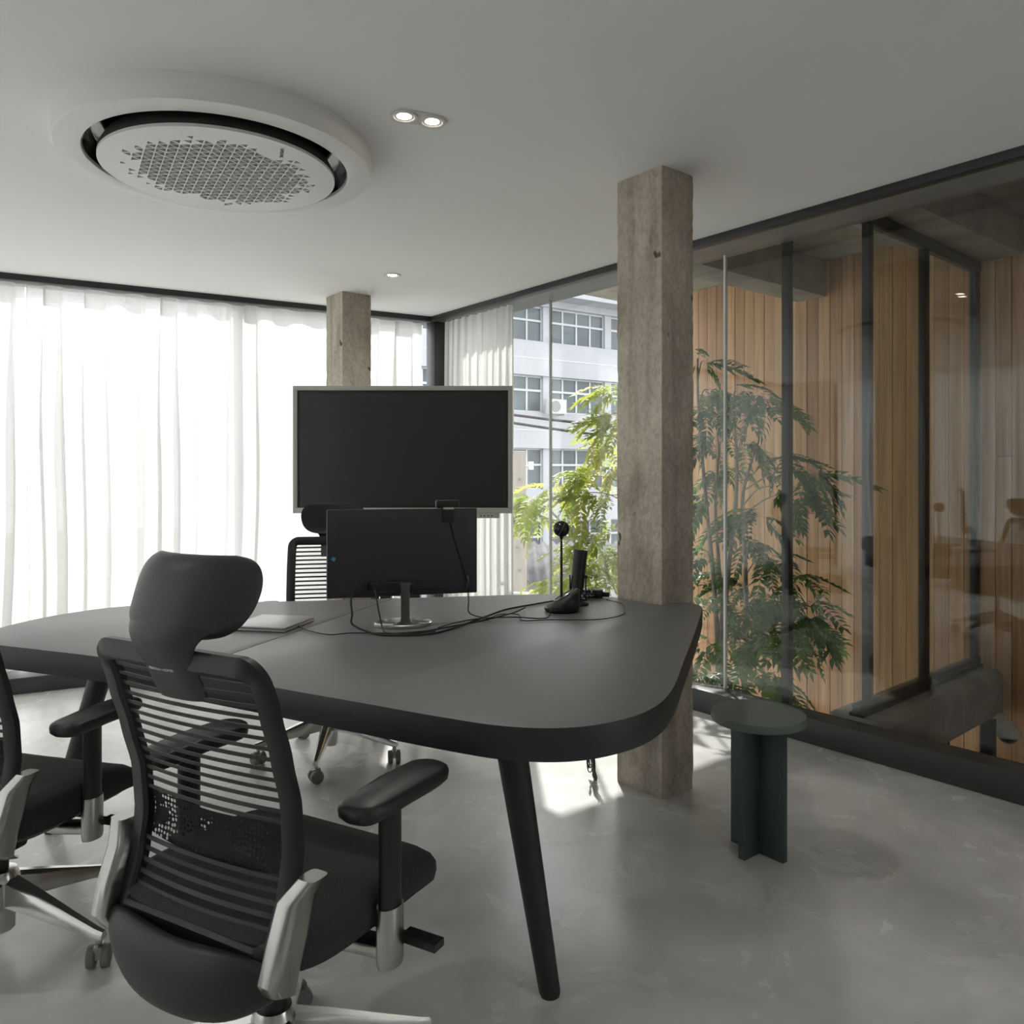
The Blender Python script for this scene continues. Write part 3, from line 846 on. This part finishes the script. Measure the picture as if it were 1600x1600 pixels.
# perforated front disc
def perforated_disc():
    R, cell = .390, .037
    verts, edges = [], []
    n = 120
    for k in range(n):
        a = 2 * PI * k / n; verts.append(Vector((R * math.cos(a), R * math.sin(a)))); edges.append((k, (k + 1) % n))
    rr = random.Random(5); ca, sa = math.cos(-.67), math.sin(-.67)
    m = int(.32 / cell) + 2
    for i in range(-m, m + 1):
        for j in range(-m, m + 1):
            for up in (0, 1):
                # equilateral lattice
                bx = (i + .5 * j) * cell; by = j * cell * .866
                tri = [(bx, by), (bx + cell, by), (bx + .5 * cell, by + .866 * cell)] if up else [(bx + cell, by), (bx + 1.5 * cell, by + .866 * cell), (bx + .5 * cell, by + .866 * cell)]
                cx = sum(p[0] for p in tri) / 3; cy = sum(p[1] for p in tri) / 3
                d = math.hypot(cx, cy)
                if d > .335: continue
                wx_, wy_ = cx * ca - cy * sa, cx * sa + cy * ca
                if abs(wx_ - .094) < .05 and abs(wy_ + .312) < .06: continue
                sc = .85
                if d > .255:
                    if rr.random() < (d - .255) / .08: continue
                    sc = .85 - .35 * (d - .255) / .08 * rr.uniform(.5, 1.2)
                o = len(verts)
                for p in tri:
                    x = cx + (p[0] - cx) * sc; y = cy + (p[1] - cy) * sc
                    verts.append(Vector((x * ca - y * sa, x * sa + y * ca)))
                edges += [(o, o + 1), (o + 1, o + 2), (o + 2, o)]
    faces = [list(range(n))] + [[o, o + 1, o + 2] for o in range(n, len(verts), 3)]
    v2, e2, f2, ov, oe, of = delaunay_2d_cdt(verts, [], faces, 1, 1e-6)
    f2 = [f for f, src in zip(f2, of) if all(q == 0 for q in src)]
    bm = bmesh.new()
    bv = [bm.verts.new((p.x, p.y, -.105)) for p in v2]
    for f in f2:
        try: bm.faces.new([bv[k] for k in f])
        except ValueError: pass
    r = bmesh.ops.extrude_face_region(bm, geom=bm.faces[:])
    bmesh.ops.translate(bm, verts=[g for g in r['geom'] if isinstance(g, bmesh.types.BMVert)], vec=(0, 0, .010))
    bmesh.ops.recalc_face_normals(bm, faces=bm.faces)
    me = bpy.data.meshes.new('perforated_disc'); bm.to_mesh(me); bm.free()
    me.materials.append(M_WHITE)
    o = bpy.data.objects.new('perforated_disc', me); COL.objects.link(o); o.parent = ac
    return o
pd = perforated_disc()
text_part('lettering', 'SAMSUNG', .017, M_TEXTD, pd, Matrix.Translation((.094, -.312, -.1055)) @ Matrix.Rotation(math.radians(70), 4, 'Z') @ Matrix.Rotation(PI, 4, 'X'))

# ------------------------------------------------------------------ downlights
def downlight(x, y, parent, r=.036, drop=0.0):
    make('trim_ring', lathe_open([(r + .009, .0), (r + .008, -.004), (r, -.0045), (r - .004, -.002), (r - .012, .018), (r - .010, .0)], 40, (x, y, drop)), M_WHITE2, parent, smooth=True)
    make('lamp', lathe([(r - .013, -.0005), (r - .013, .0015)], 32, (x, y, drop)), M_LAMP, parent)
    ld = bpy.data.lights.new('lamp_light', 'SPOT'); ld.energy = 6.5; ld.color = (1.0, .96, .90)
    ld.spot_size = math.radians(125); ld.spot_blend = .9; ld.shadow_soft_size = r - .013
    lo = bpy.data.objects.new('lamp_light', ld); COL.objects.link(lo); lo.parent = parent; lo.location = (x, y, drop - .012)
plate = [(p.x, p.y) for p in catmull([(-.095, -.001, 0), (-.075, .042, 0), (-.04, .051, 0), (.04, .029, 0), (.085, -.001, 0), (.095, -.018, 0), (.075, -.052, 0), (.04, -.061, 0), (-.04, -.043, 0), (-.085, -.030, 0)], 5, True)]
for (x, y), lab in (((1.364, 2.216), 'twin round recessed downlight, lit warm, beside the air conditioner'),
                    ((1.364, -.40), 'unseen twin downlight added for fill light behind the camera'),  # this and the next two are unseen, added to brighten the room
                    ((-.75, 2.216), 'unseen twin downlight added for fill light left of the frame'),
                    ((-.75, -.40), 'unseen twin downlight added for fill light in the rear left corner')):
    tw = thing('twin_downlight', lab, 'downlight', (x, y, ZC), 0, 'twin downlights')
    make('plate', prism([(px * .92, py + .004) for px, py in plate], -.004, 0), M_WHITE2, tw, smooth=True)
    downlight(-.046, .012, tw, drop=-.0045); downlight(.046, -.012, tw, drop=-.0045)
sg = thing('round_downlight', 'single small round recessed downlight above the far column', 'downlight', (2.321, 4.057, ZC))
downlight(0, 0, sg, .040)

# ------------------------------------------------------------------ big display on a mobile stand
RZ = math.radians(-38.35)
tv = thing('wall_display', 'large switched-off display with silver frame on a slim floor stand', 'display', (2.205, 3.735, 0), RZ)
DW, DH, DZ = 1.182, .686, 1.356
make('frame', join(span(-DW / 2, DW / 2, -.030, .040, DZ + DH / 2 - .024, DZ + DH / 2), span(-DW / 2, DW / 2, -.030, .040, DZ - DH / 2, DZ - DH / 2 + .030),
                   span(-DW / 2, -DW / 2 + .024, -.030, .040, DZ - DH / 2 + .030, DZ + DH / 2 - .024), span(DW / 2 - .024, DW / 2, -.030, .040, DZ - DH / 2 + .030, DZ + DH / 2 - .024)), M_TVF, tv, bevel=.002)
make('inner_bezel', join(span(-DW / 2 + .024, DW / 2 - .024, -.024, .03, DZ + DH / 2 - .036, DZ + DH / 2 - .024), span(-DW / 2 + .024, DW / 2 - .024, -.024, .03, DZ - DH / 2 + .030, DZ - DH / 2 + .038),
                         span(-DW / 2 + .024, -DW / 2 + .033, -.024, .03, DZ - DH / 2 + .038, DZ + DH / 2 - .036), span(DW / 2 - .033, DW / 2 - .024, -.024, .03, DZ - DH / 2 + .038, DZ + DH / 2 - .036)), M_BLACKP, tv)
make('screen', span(-DW / 2 + .033, DW / 2 - .033, -.021, .03, DZ - DH / 2 + .038, DZ + DH / 2 - .036), M_SCREEN, tv)
make('rear_housing', span(-.45, .45, .04, .075, DZ - .24, DZ + .24), M_BLACKP, tv, bevel=.01)
make('control_bar', span(.36, .52, -.028, .01, DZ - DH / 2 - .026, DZ - DH / 2 - .0005), M_TVF, tv, bevel=.003)
make('button', join(*[cyl((.42 + .02 * k, -.0285, DZ - DH / 2 - .013), (.42 + .02 * k, -.0275, DZ - DH / 2 - .013), .004, n=10) for k in range(4)]), M_BLACKP, tv)
make('stand_column', join(span(-.14, -.08, .08, .14, .07, DZ + .15), span(.02, .08, .08, .14, .07, DZ + .15), span(-.14, .08, .085, .135, .55, .62)), M_BLACKP, tv, bevel=.004)
make('stand_base', join(span(-.32, .28, .08, .14, .05, .10), span(-.32, -.26, -.20, .28, .045, .085), span(.22, .28, -.20, .28, .045, .085)), M_BLACKP, tv, bevel=.005)
for dx in (-.29, .25):
    for dy in (-.18, .26):
        make('caster', cyl((dx - .012, dy, .0225), (dx + .012, dy, .0225), .0225, n=16), M_GREY, tv, bevel=.003)

# ------------------------------------------------------------------ monitor seen from the back
MR = math.radians(-22)
mo = thing('computer_monitor', 'thin black monitor turned away, on a chrome oval stand on the table', 'monitor', (1.315, 2.225, TZ), MR)
MW, MH, MZ0 = .484, .279, .098
make('panel', join(span(-MW / 2, MW / 2, -.004, .012, MZ0, MZ0 + MH)), M_MONB, mo, bevel=.002)
make('rear_cover', loft([[(-.21, -.005, MZ0 + .012), (.21, -.005, MZ0 + .012), (.21, -.005, MZ0 + .25), (-.21, -.005, MZ0 + .25)], [(-.16, -.020, MZ0 + .02), (.16, -.020, MZ0 + .02), (.16, -.014, MZ0 + .17), (-.16, -.014, MZ0 + .17)]]), M_MONB, mo, bevel=.004)
make('hinge', join(box(0, -.026, MZ0 + .030, .07, .014, .036), box(0, -.026, MZ0 + .045, .11, .006, .006)), M_BLACKP, mo, bevel=.002)
make('stand_neck', loft([[(x * w, y, z) for x, y in ((-1, -.034), (-1, -.022), (1, -.022), (1, -.034))] for w, z in ((.018, MZ0 + .045), (.0145, MZ0 + .03), (.0145, .03), (.018, .018), (.034, .012))]), M_DARKM, mo, bevel=.003)
ob = [(.093 * math.cos(2 * PI * k / 48), .074 * math.sin(2 * PI * k / 48) + .01) for k in range(48)]
make('stand_base', loft([[(x * s, (y - .01) * s + .01, z) for x, y in ob] for s, z in ((.97, 0), (1, .003), (1, .010), (.96, .013), (.5, .014))]), M_CHROME, mo, smooth=True)
make('rating_label', span(.128, .214, -.0062, -.005, MZ0 + .013, MZ0 + .058), M_LABEL, mo)
make('sticker', xf(box(0, 0, 0, .0115, .0010, .0115), Matrix.Translation((-.222, -.0046, .222)) @ Matrix.Rotation(PI / 4 - .2, 4, 'Y')), M_BLUE, mo)
make('port_plug', join(box(-.128, -.024, MZ0 + .038, .016, .020, .018), box(-.098, -.024, MZ0 + .036, .024, .018, .020)), M_BLACKP, mo, bevel=.002)

wc = thing('webcam', 'small black webcam clipped to the top edge of the monitor', 'webcam', (1.315 + .145 * math.cos(MR), 2.225 + .145 * math.sin(MR), TZ + MZ0 + MH), MR)
make('body', box(0, .012, .014, .078, .022, .026), M_BLACKP, wc, bevel=.006)
make('clip', join(box(0, -.007, -.022, .040, .005, .046), box(0, .004, .0015, .040, .026, .003)), M_BLACKP, wc, bevel=.001)
make('lens', cyl((0, .023, .014), (0, .0265, .014), .008, n=16), M_BLACKG, wc, smooth=True)
make('clip_hinge', cyl((-.018, -.008, -.001), (.018, -.008, -.001), .005, n=12), M_CHROMES, wc, smooth=True)

# ------------------------------------------------------------------ laptop
lp = thing('closed_laptop', 'thin silver closed laptop lying on the table behind the nearest headrest', 'laptop', (.985, 2.488, TZ), math.atan2(-.15, .125))
make('base', box(0, 0, .0055, .19, .205, .009), M_SILV, lp, bevel=.003)
make('lid', box(0, 0, .0135, .19, .205, .006), M_SILV, lp, bevel=.0025)
make('hinge', cyl((-.09, -.100, .011), (.09, -.100, .011), .004, n=10), M_GREY, lp, smooth=True)

# ------------------------------------------------------------------ conference camera, microphone, adapter
cc = thing('conference_camera', 'black ball-headed conference camera on a tall thin stalk with wedge base', 'camera', (1.895, 2.110, TZ), RZ)
rings = []
for z_, rx, ry, dx, tilt in ((0, .052, .050, 0, 0), (.004, .060, .058, 0, 0), (.018, .064, .061, .001, .05), (.034, .062, .058, .003, .30), (.046, .058, .052, .006, .55), (.052, .050, .045, .007, .62), (.054, .020, .018, .007, .62)):
    rings.append([(dx + rx * math.cos(a), ry * math.sin(a), z_ + tilt * rx * math.cos(a)) for a in [2 * PI * k / 36 for k in range(36)]])
make('speaker_base', loft(rings), M_BLACKP, cc, smooth=True)
make('control_ring', tube([(.007 + .034 * math.cos(a), .03 * math.sin(a), .0585 + .62 * .034 * math.cos(a)) for a in [2 * PI * k / 30 for k in range(31)]], .0022, 6), M_CHROMES, cc, smooth=True)
make('stalk', join(cyl((.0, .012, .045), (.0, .012, .255), .0050, .0042, 12), cyl((0, .012, .255), (0, .012, .275), .0042, .010, 12)), M_BLACKP, cc, smooth=True)
make('camera_ball', xf(lathe([(.0295 * math.sin(a), .0295 * -math.cos(a)) for a in [PI * (k + .02) / 16.04 for k in range(17)]], 28), Matrix.Translation((0, .012, .294))), M_BLACKG, cc, smooth=True)
make('ball_seam', tube([(.0298 * math.cos(a) * .45, .012 + .0298 * math.sin(a), .294 + .0298 * math.cos(a) * .89) for a in [2 * PI * k / 32 for k in range(33)]], .0008, 6), M_GREY, cc, smooth=True)

mk = thing('table_microphone', 'black tilted cylinder microphone on a round desk stand near the column', 'microphone', (2.040, 2.180, TZ), RZ)
make('desk_stand', lathe([(.038, 0), (.040, .004), (.038, .010), (.016, .014), (.012, .03), (.012, .05)], 32), M_BLACKP, mk, smooth=True)
ax0 = Vector((-.006, 0, .045)); ax1 = Vector((.012, .012, .205))
def rcyl(a, b, r0, r1, n=28): return cyl(tuple(a), tuple(b), r0, r1, n)
make('body', join(rcyl(ax0, ax0.lerp(ax1, .50), .024, .0255), rcyl(ax0.lerp(ax1, .5), ax0.lerp(ax1, .52), .0265, .0265)), M_BLACKP, mk, smooth=True)
make('capsule_head', join(rcyl(ax0.lerp(ax1, .52), ax0.lerp(ax1, .97), .0255, .0262), rcyl(ax0.lerp(ax1, .97), ax1, .0262, .024)), M_FRAME, mk, smooth=True)
make('pivot_knob', cyl((.024, 0, .105), (.036, 0, .105), .006, n=14), M_BLACKP, mk, smooth=True)
make('yoke', join(box(-.030, 0, .065, .005, .016, .095), box(.029, 0, .065, .005, .016, .095), box(0, 0, .020, .064, .016, .006)), M_BLACKP, mk, bevel=.001)

ad = thing('power_adapter', 'small black power adapter box against the column on the table', 'adapter', (2.205, 2.275, TZ), math.radians(-50))
make('body', box(0, 0, .016, .085, .040, .032), M_BLACKP, ad, bevel=.003)
make('plug', box(.055, 0, .014, .028, .022, .018), M_BLACKP, ad, bevel=.002)

# cables on the table
def mloc(x, y, z):
    p = Matrix.Rotation(MR, 3, 'Z') @ Vector((x, y, 0)); return (1.315 + p.x, 2.225 + p.y, TZ + z)
def cable(pts, r, label, grp='cables on the table'):
    o = make('cable', tube(catmull(pts, 6), r, 6), M_CABLE, smooth=True)
    return tag(o, label, 'cable', grp)
Z1 = TZ + .0045
cable([mloc(-.128, -.034, MZ0 + .038), mloc(-.150, -.05, MZ0 + .036), mloc(-.172, -.06, .105), mloc(-.170, -.075, .06), (1.14, 2.235, TZ + .022), (1.17, 2.145, Z1), (1.215, 2.085, Z1), (1.285, 2.045, Z1), (1.376, 2.061, Z1), (1.616, 2.174, Z1 + .002), (1.75, 2.245, Z1), (1.90, 2.27, Z1), (2.05, 2.29, Z1), (2.15, 2.30, Z1)], .0034, 'thick black cable looping from the monitor port to the column')
cable([mloc(-.098, -.034, MZ0 + .034), mloc(-.094, -.045, MZ0 + .01), mloc(-.085, -.06, .05), mloc(-.078, -.082, .014), (1.205, 2.13, Z1), (1.30, 2.09, Z1), (1.40, 2.10, Z1), (1.56, 2.125, Z1), (1.70, 2.14, Z1 + .008), (1.80, 2.20, Z1 + .008)], .0028, 'black cable dropping straight from the monitor beside its foot')
cable([(1.035, 2.41, TZ + .006), (1.03, 2.33, Z1), (1.053, 2.225, Z1), (1.115, 2.205, Z1), (1.18, 2.155, Z1), (1.24, 2.10, Z1 - .002), (1.34, 2.075, Z1 - .002)], .0020, 'thin black cable running from the laptop to the monitor foot')
cable([mloc(.150, -.009, MZ0 + MH - .045), mloc(.168, -.0145, MZ0 + .16), mloc(.205, -.012, MZ0 + .05), mloc(.212, -.010, MZ0 - .02), mloc(.218, -.004, .03), (1.60, 2.15, Z1), (1.665, 2.18, Z1), (1.72, 2.14, Z1), (1.66, 2.04, Z1), (1.741, 1.994, Z1), (1.866, 1.90, Z1), (1.995, 1.91, Z1), (2.09, 1.99, Z1), (2.17, 2.08, Z1), (2.19, 2.18, Z1)], .0019, 'thin black webcam cable winding to the front of the conference camera base')
cable([(1.85, 2.06, TZ + .02), (1.815, 2.08, TZ + .025), (1.79, 2.055, Z1), (1.73, 2.03, Z1), (1.66, 2.09, Z1 + .004), (1.55, 2.13, Z1 + .006), (1.45, 2.12, Z1 + .006), (1.36, 2.09, Z1 + .005)], .0022, 'black cable leaving the conference camera base towards the monitor')
for k in range(6):
    a = rng.uniform(0, 6.28); pts = []
    for q in range(9):
        t = q / 8
        x = 1.98 + .24 * t + rng.uniform(-.02, .02); y = 2.17 + .12 * t + rng.uniform(-.035, .035) - .03 * k / 6
        if x > 2.27: x = 2.27
        pts.append((x, y, TZ + .006 + .004 * k + rng.uniform(0, .010)))
    cable(pts, .0024, 'tangled black cable in the heap between microphone and column', 'tangled cables by the column')
# loose wires under the table, beside the column
for k in range(6):
    pts = []; ph = rng.uniform(0, 6.28); rr_ = rng.uniform(.03, .065)
    for q in range(14):
        a = ph + q * .75
        pts.append((2.225 + rr_ * .55 * math.cos(a) + rng.uniform(-.008, .008), 2.30 + rr_ * math.cos(a * .9 + .6) * .9, max(.006, .12 + rr_ * 1.3 * math.sin(a) + rng.uniform(-.01, .01) - .004 * q)))
    o = make('cable', tube(catmull(pts, 5), .0024, 6), M_CABLE, smooth=True)
    tag(o, 'loose black wire hanging in a coil under the table beside the column', 'cable', 'wires under the table')

# ------------------------------------------------------------------ dome camera in the stairwell
dc = thing('dome_camera', 'small white dome security camera under the stairwell ledge', 'security camera', (4.76, 1.70, -.175))
make('mount', join(box(0, .03, .05, .05, .04, .09), cyl((0, 0, .06), (0, 0, .03), .03, .045, 24)), M_WHITE, dc, bevel=.003)
make('shell', lathe([(.045, .032), (.062, .012), (.064, -.012), (.050, -.020)], 32), M_WHITE, dc, smooth=True)
make('dome', lathe([(.046, -.018), (.044, -.032), (.034, -.046), (.016, -.054), (.003, -.056)], 28), M_BLACKG, dc, smooth=True)

# ------------------------------------------------------------------ trees
def frond_mesh(seed, L=.27, pairs=8):
    r = random.Random(seed); V, F = [], []
    pts = [Vector((L * t, 0.0, .10 * L * t - .55 * L * t * t)) for t in [k / 10 for k in range(11)]]
    for i in range(10):
        a, b = pts[i], pts[i + 1]; o = len(V); w = .0016
        V += [tuple(a + Vector((0, -w, 0))), tuple(a + Vector((0, w, 0))), tuple(b + Vector((0, w, 0))), tuple(b + Vector((0, -w, 0)))]
        F.append((o, o + 1, o + 2, o + 3))
    def leaflet(p, ang, l, w, dz):
        d = Vector((math.cos(ang), math.sin(ang), dz)); s = Vector((-math.sin(ang), math.cos(ang), 0))
        o = len(V)
        V.extend([tuple(p), tuple(p + d * l * .40 + s * w + Vector((0, 0, .004))), tuple(p + d * l + Vector((0, 0, -.010))), tuple(p + d * l * .40 - s * w + Vector((0, 0, .004))), tuple(p + d * l * .45)])
        F.extend([(o, o + 4, o + 1), (o + 1, o + 4, o + 2), (o, o + 3, o + 4), (o + 3, o + 2, o + 4)])
    for k in range(pairs):
        t = .22 + .74 * k / (pairs - 1)
        p = Vector((L * t, 0, .10 * L * t - .55 * L * t * t))
        for sgn in (-1, 1):
            leaflet(p, sgn * (1.05 - .35 * t + r.uniform(-.12, .12)), L * r.uniform(.24, .30) * (1 - .25 * abs(t - .5)), .0165 * L / .27, r.uniform(-.45, -.05))
    leaflet(pts[-1], 0, L * .26, .0105, -.4)
    me = bpy.data.meshes.new('leaf'); me.from_pydata(V, [], F)
    return me
def tree(name, label, stems, clusters, leafm, seed, per, size):
    r = random.Random(seed)
    base = Vector((stems[0][0][0], stems[0][0][1], -3.2))
    t = thing(name, label, 'tree', tuple(base))
    meshes = []
    for k in range(4):
        me = frond_mesh(seed * 10 + k, size, 8 + k % 2); me.materials.append(leafm); meshes.append(me)
    nodes = []
    for s in stems:
        pts = [tuple(base + Vector((.05 * r.uniform(-1, 1), .05 * r.uniform(-1, 1), 0)))] + s
        cv = catmull(pts, 8)
        make('stem', tube([p - base for p in cv], .021, 8, .006), M_BARK, t, smooth=True)
        nodes += [p for p in cv if p.z > -.6]
    for c in clusters:
        c = Vector(c)
        cand = sorted(nodes, key=lambda p: (p - c).length + max(0, p.z - c.z + .12) * 3)[0]
        mid = (cand + c) / 2 + Vector((0, 0, .05))
        make('twig', tube([p - base for p in catmull([cand, mid, c], 5)], .0055, 5, .0025), M_BARK, t, smooth=True)
        out = c - cand; a0 = math.atan2(out.y, out.x)
        for k in range(per):
            a = a0 + r.uniform(-1.7, 1.7)
            # keep the foliage clear of the glass
            if c.x + math.cos(a) * size < XG + .10: a = PI - a
            if c.x + math.cos(a) * size > XW - .03: a = PI - a
            o = bpy.data.objects.new('leaf', r.choice(meshes)); COL.objects.link(o); o.parent = t
            sc = r.uniform(.7, 1.15)
            o.location = c - base + Vector((r.uniform(-.03, .03), r.uniform(-.03, .03), r.uniform(-.03, .03)))
            o.rotation_euler = (r.uniform(-.6, .6), r.uniform(-.35, .75), a); o.scale = (sc, sc, sc)
    return t
RC = [(3.927, 3.074, 1.912), (4.155, 3.212, 1.763), (4.266, 3.087, 1.751), (4.042, 2.781, 1.689), (4.086, 3.109, 1.469), (4.204, 2.995, 1.428), (4.202, 2.832, 1.617), (4.209, 3.143, 1.249), (4.14, 2.632, 1.321), (4.001, 2.394, 1.245), (4.216, 2.584, 1.115), (4.027, 3.128, 1.068), (4.265, 3.086, 0.963), (3.966, 2.729, 1.005), (4.241, 2.964, 0.808), (4.244, 2.83, 0.719), (3.954, 3.095, 0.756), (4.228, 3.197, 0.566), (4.339, 3.09, 0.506), (4.004, 2.712, 0.521), (4.09, 2.641, 0.428), (4.143, 2.511, 0.477), (4.28, 2.64, 0.367), (4.104, 2.789, 0.273), (4.104, 2.97, 0.206), (4.034, 3.118, 0.171), (4.116, 2.877, -0.014), (4.121, 2.704, 0.058), (4.138, 3.042, 0.369), (4.017, 3.164, 1.388), (3.943, 3.105, 1.622), (3.982, 2.499, 0.638), (3.992, 2.486, 0.353), (4.188, 2.757, 1.151), (4.002, 3.084, 0.437), (3.895, 3.049, 0.026)]
LC = [(4.265, 4.129, 1.87), (4.158, 4.071, 1.672), (4.154, 4.118, 1.464), (4.066, 3.955, 1.274), (4.16, 4.292, 1.302), (3.992, 4.357, 1.206), (3.845, 4.096, 1.094), (4.047, 4.045, 1.069), (4.106, 4.643, 1.13), (4.15, 4.603, 0.981), (4.032, 4.811, 0.977), (3.823, 4.714, 0.936), (4.044, 4.747, 0.878), (4.199, 4.097, 0.854), (3.967, 4.093, 0.795), (3.955, 4.247, 0.716), (4.185, 4.216, 0.682), (4.249, 4.147, 0.612), (4.005, 4.166, 0.58), (3.956, 4.248, 0.459), (3.886, 4.466, 0.419), (4.057, 3.991, 0.478), (4.142, 4.653, 0.302), (3.879, 4.666, 1.034), (4.073, 3.943, 1.592), (3.999, 4.193, 1.206)]
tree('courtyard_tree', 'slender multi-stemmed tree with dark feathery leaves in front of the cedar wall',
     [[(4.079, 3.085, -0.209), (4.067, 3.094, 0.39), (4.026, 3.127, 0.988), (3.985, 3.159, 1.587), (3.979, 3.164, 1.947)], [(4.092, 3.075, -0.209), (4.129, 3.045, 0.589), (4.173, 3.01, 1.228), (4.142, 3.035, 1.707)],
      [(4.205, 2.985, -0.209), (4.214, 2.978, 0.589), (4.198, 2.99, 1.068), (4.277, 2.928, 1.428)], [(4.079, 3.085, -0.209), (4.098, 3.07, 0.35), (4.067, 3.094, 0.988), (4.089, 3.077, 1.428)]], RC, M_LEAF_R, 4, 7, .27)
tree('courtyard_tree', 'tree with feathery leaves tinted yellow-green for sunlight, left of the nearer column',
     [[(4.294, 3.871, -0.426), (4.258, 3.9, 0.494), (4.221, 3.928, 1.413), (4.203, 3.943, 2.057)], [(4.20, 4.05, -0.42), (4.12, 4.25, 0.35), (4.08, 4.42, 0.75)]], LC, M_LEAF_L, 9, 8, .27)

# ------------------------------------------------------------------ across the street
FZ = -3.2
fb = thing('office_building', 'pale multi-storey office building with ribbon windows across the street', 'building', (18.993, 23.227, FZ), math.radians(-5.2))
def fz(z): return z - FZ
X0, X1 = -9.0, 13.0
rows_w = [(6.32, 7.70), (3.62, 5.02), (0.66, 2.24), (-2.05, -0.58)]
bands = [(7.70, 8.35), (5.02, 6.32), (2.24, 3.62), (-0.58, 0.66), (-3.2, -2.05)]
for a, b in bands:
    w = make('spandrel', span(X0, X1, 0, .9, fz(a), fz(b)), M_FACADE, fb)
    if b < 7 and a > -3:
        make('groove', span(X0, X1, -.012, 0.0, fz((a + b) / 2 - .02), fz((a + b) / 2 + .02)), M_FFRM, w)
make('eave', span(X0, X1, -.9, .9, fz(7.95), fz(8.35)), M_FACADE, fb)
make('rear_mass', span(X0, X1, .9, 8, 0, fz(8.35)), M_FACADE, fb)
proto = {}
for ri, (a, b) in enumerate(rows_w):
    for k in range(-3, 4):
        x0 = 1.27 + 3.08 * k; x1 = x0 + 2.75
        make('pier', span(x1, x1 + .33, .12, .9, fz(a), fz(b)), M_FACADE, fb)
        zm = fz(a + (b - a) * .60); za, zb = fz(a), fz(b); pw = 2.75 / 4
        bars = [span(x0, x1, .24, .32, za, za + .06), span(x0, x1, .24, .32, zb - .06, zb), span(x0, x1, .22, .32, zm - .04, zm + .04)]
        for q in range(5): bars.append(span(x0 + pw * q - .035, x0 + pw * q + .035, .24, .32, za, zb))
        w = make('window', join(*bars), M_FFRM, fb, fix=False)
        for q in range(4):
            make('pane', span(x0 + pw * q + .03, x0 + pw * (q + 1) - .03, .28, .31, za + .05, zm - .035), M_FWIN, w, fix=False)
            make('pane', span(x0 + pw * q + .03, x0 + pw * (q + 1) - .03, .28, .31, zm + .035, zb - .05), M_FWIN, w, fix=False)
        make('room_back', span(x0, x1, .6, .9, za, zb), M_FWIN, fb, fix=False)

def outdoor_unit(x, z, lab):
    R = Matrix.Rotation(math.radians(-5.2), 3, 'Z'); p = R @ Vector((x, -.35, 0))
    u_ = thing('outdoor_unit', lab, 'air conditioner', (18.993 + p.x, 23.227 + p.y, z), math.radians(-5.2), 'outdoor condenser units')
    make('casing', span(-.40, .40, -.16, .16, 0, .55), M_UNIT, u_, bevel=.02)
    make('fan_grille', cyl((-.12, -.165, .275), (-.12, -.18, .275), .22, n=24), M_GREY, u_)
    make('bracket', join(span(-.34, -.30, -.16, .36, -.05, 0), span(.30, .34, -.16, .36, -.05, 0)), M_FFRM, u_)
outdoor_unit(1.2, 3.55, 'white condenser unit outside the second row of windows across the street')
outdoor_unit(0.75, -2.1, 'white condenser unit above the corrugated roof across the street')

pole = thing('utility_pole', 'square concrete utility pole rising beside the display edge outdoors', 'pole', (7.52, 9.36, FZ), RZ)
make('shaft', loft([[(x * w, y * w, z) for x, y in ((-1, -1), (1, -1), (1, 1), (-1, 1))] for w, z in ((.15, 0), (.118, 4.778))]), M_POLE, pole, bevel=.015)
make('insulator', join(cyl((.11, -.02, 4.55), (.22, -.02, 4.55), .02, n=10), cyl((.19, -.02, 4.50), (.19, -.02, 4.62), .045, n=12)), M_WHITE, pole, smooth=True)
make('bolt', join(*[cyl((.02 * (-1) ** k, -.16, 3.0 + .34 * k), (.02 * (-1) ** k, -.12, 3.0 + .34 * k), .016, n=8) for k in range(5)]), M_GREY, pole)

def wire(a, b, r, lab):
    A, B = Vector(a), Vector(b); pts = []
    for k in range(9):
        t = k / 8; p = A.lerp(B, t); p.z -= .10 * 4 * t * (1 - t); pts.append(p)
    o = make('overhead_wire', tube(pts, r, 6), M_BLACKP, smooth=True)
    tag(o, lab, 'wire', 'overhead street wires')
wire((6.0, 10.55, 2.44), (9.8, 7.55, 1.87), .022, 'upper of the two dark overhead wires crossing the pale facade')
wire((6.0, 10.55, 2.36), (9.8, 7.55, 1.68), .022, 'lower of the two dark overhead wires crossing the pale facade')

shed = thing('street_shed', 'low shed with grey corrugated roof across the street', 'shed', (9.3, 10.6, FZ), RZ)
V, F = [], []; nx = 180
for j, (yy, zz) in enumerate(((-1.5, 2.72), (.9, 3.14))):
    for k in range(nx + 1): V.append((-2.6 + 5.2 * k / nx, yy, zz + .035 * math.sin(k * 2 * PI / 6)))
for k in range(nx): F.append((k, k + 1, nx + 2 + k, nx + 1 + k))
sr = make('roof', (V, F), M_ROOF, shed, smooth=True)
sol = sr.modifiers.new('thickness', 'SOLIDIFY'); sol.thickness = .02
make('body', span(-2.4, 2.4, -1.2, .8, 0, 2.70), M_FACADE, shed)
fw = thing('boundary_wall', 'white panelled boundary wall beyond the courtyard trees', 'wall', (6.95, 7.25, FZ), RZ)
make('wall_panel', span(-1.0, -.02, -.05, .05, 0, 2.94), M_FACADE, fw, bevel=.005)
for k in range(5):
    make('wall_panel', span(.0 + .42 * k, .41 + .42 * k, -.05, .05, 0, 3.14 + .045 * k), M_FACADE, fw, bevel=.005)
    make('wall_post', span(-.02 + .42 * k, .0 + .42 * k, -.07, .07, 0, 3.16 + .045 * k), M_FFRM, fw)
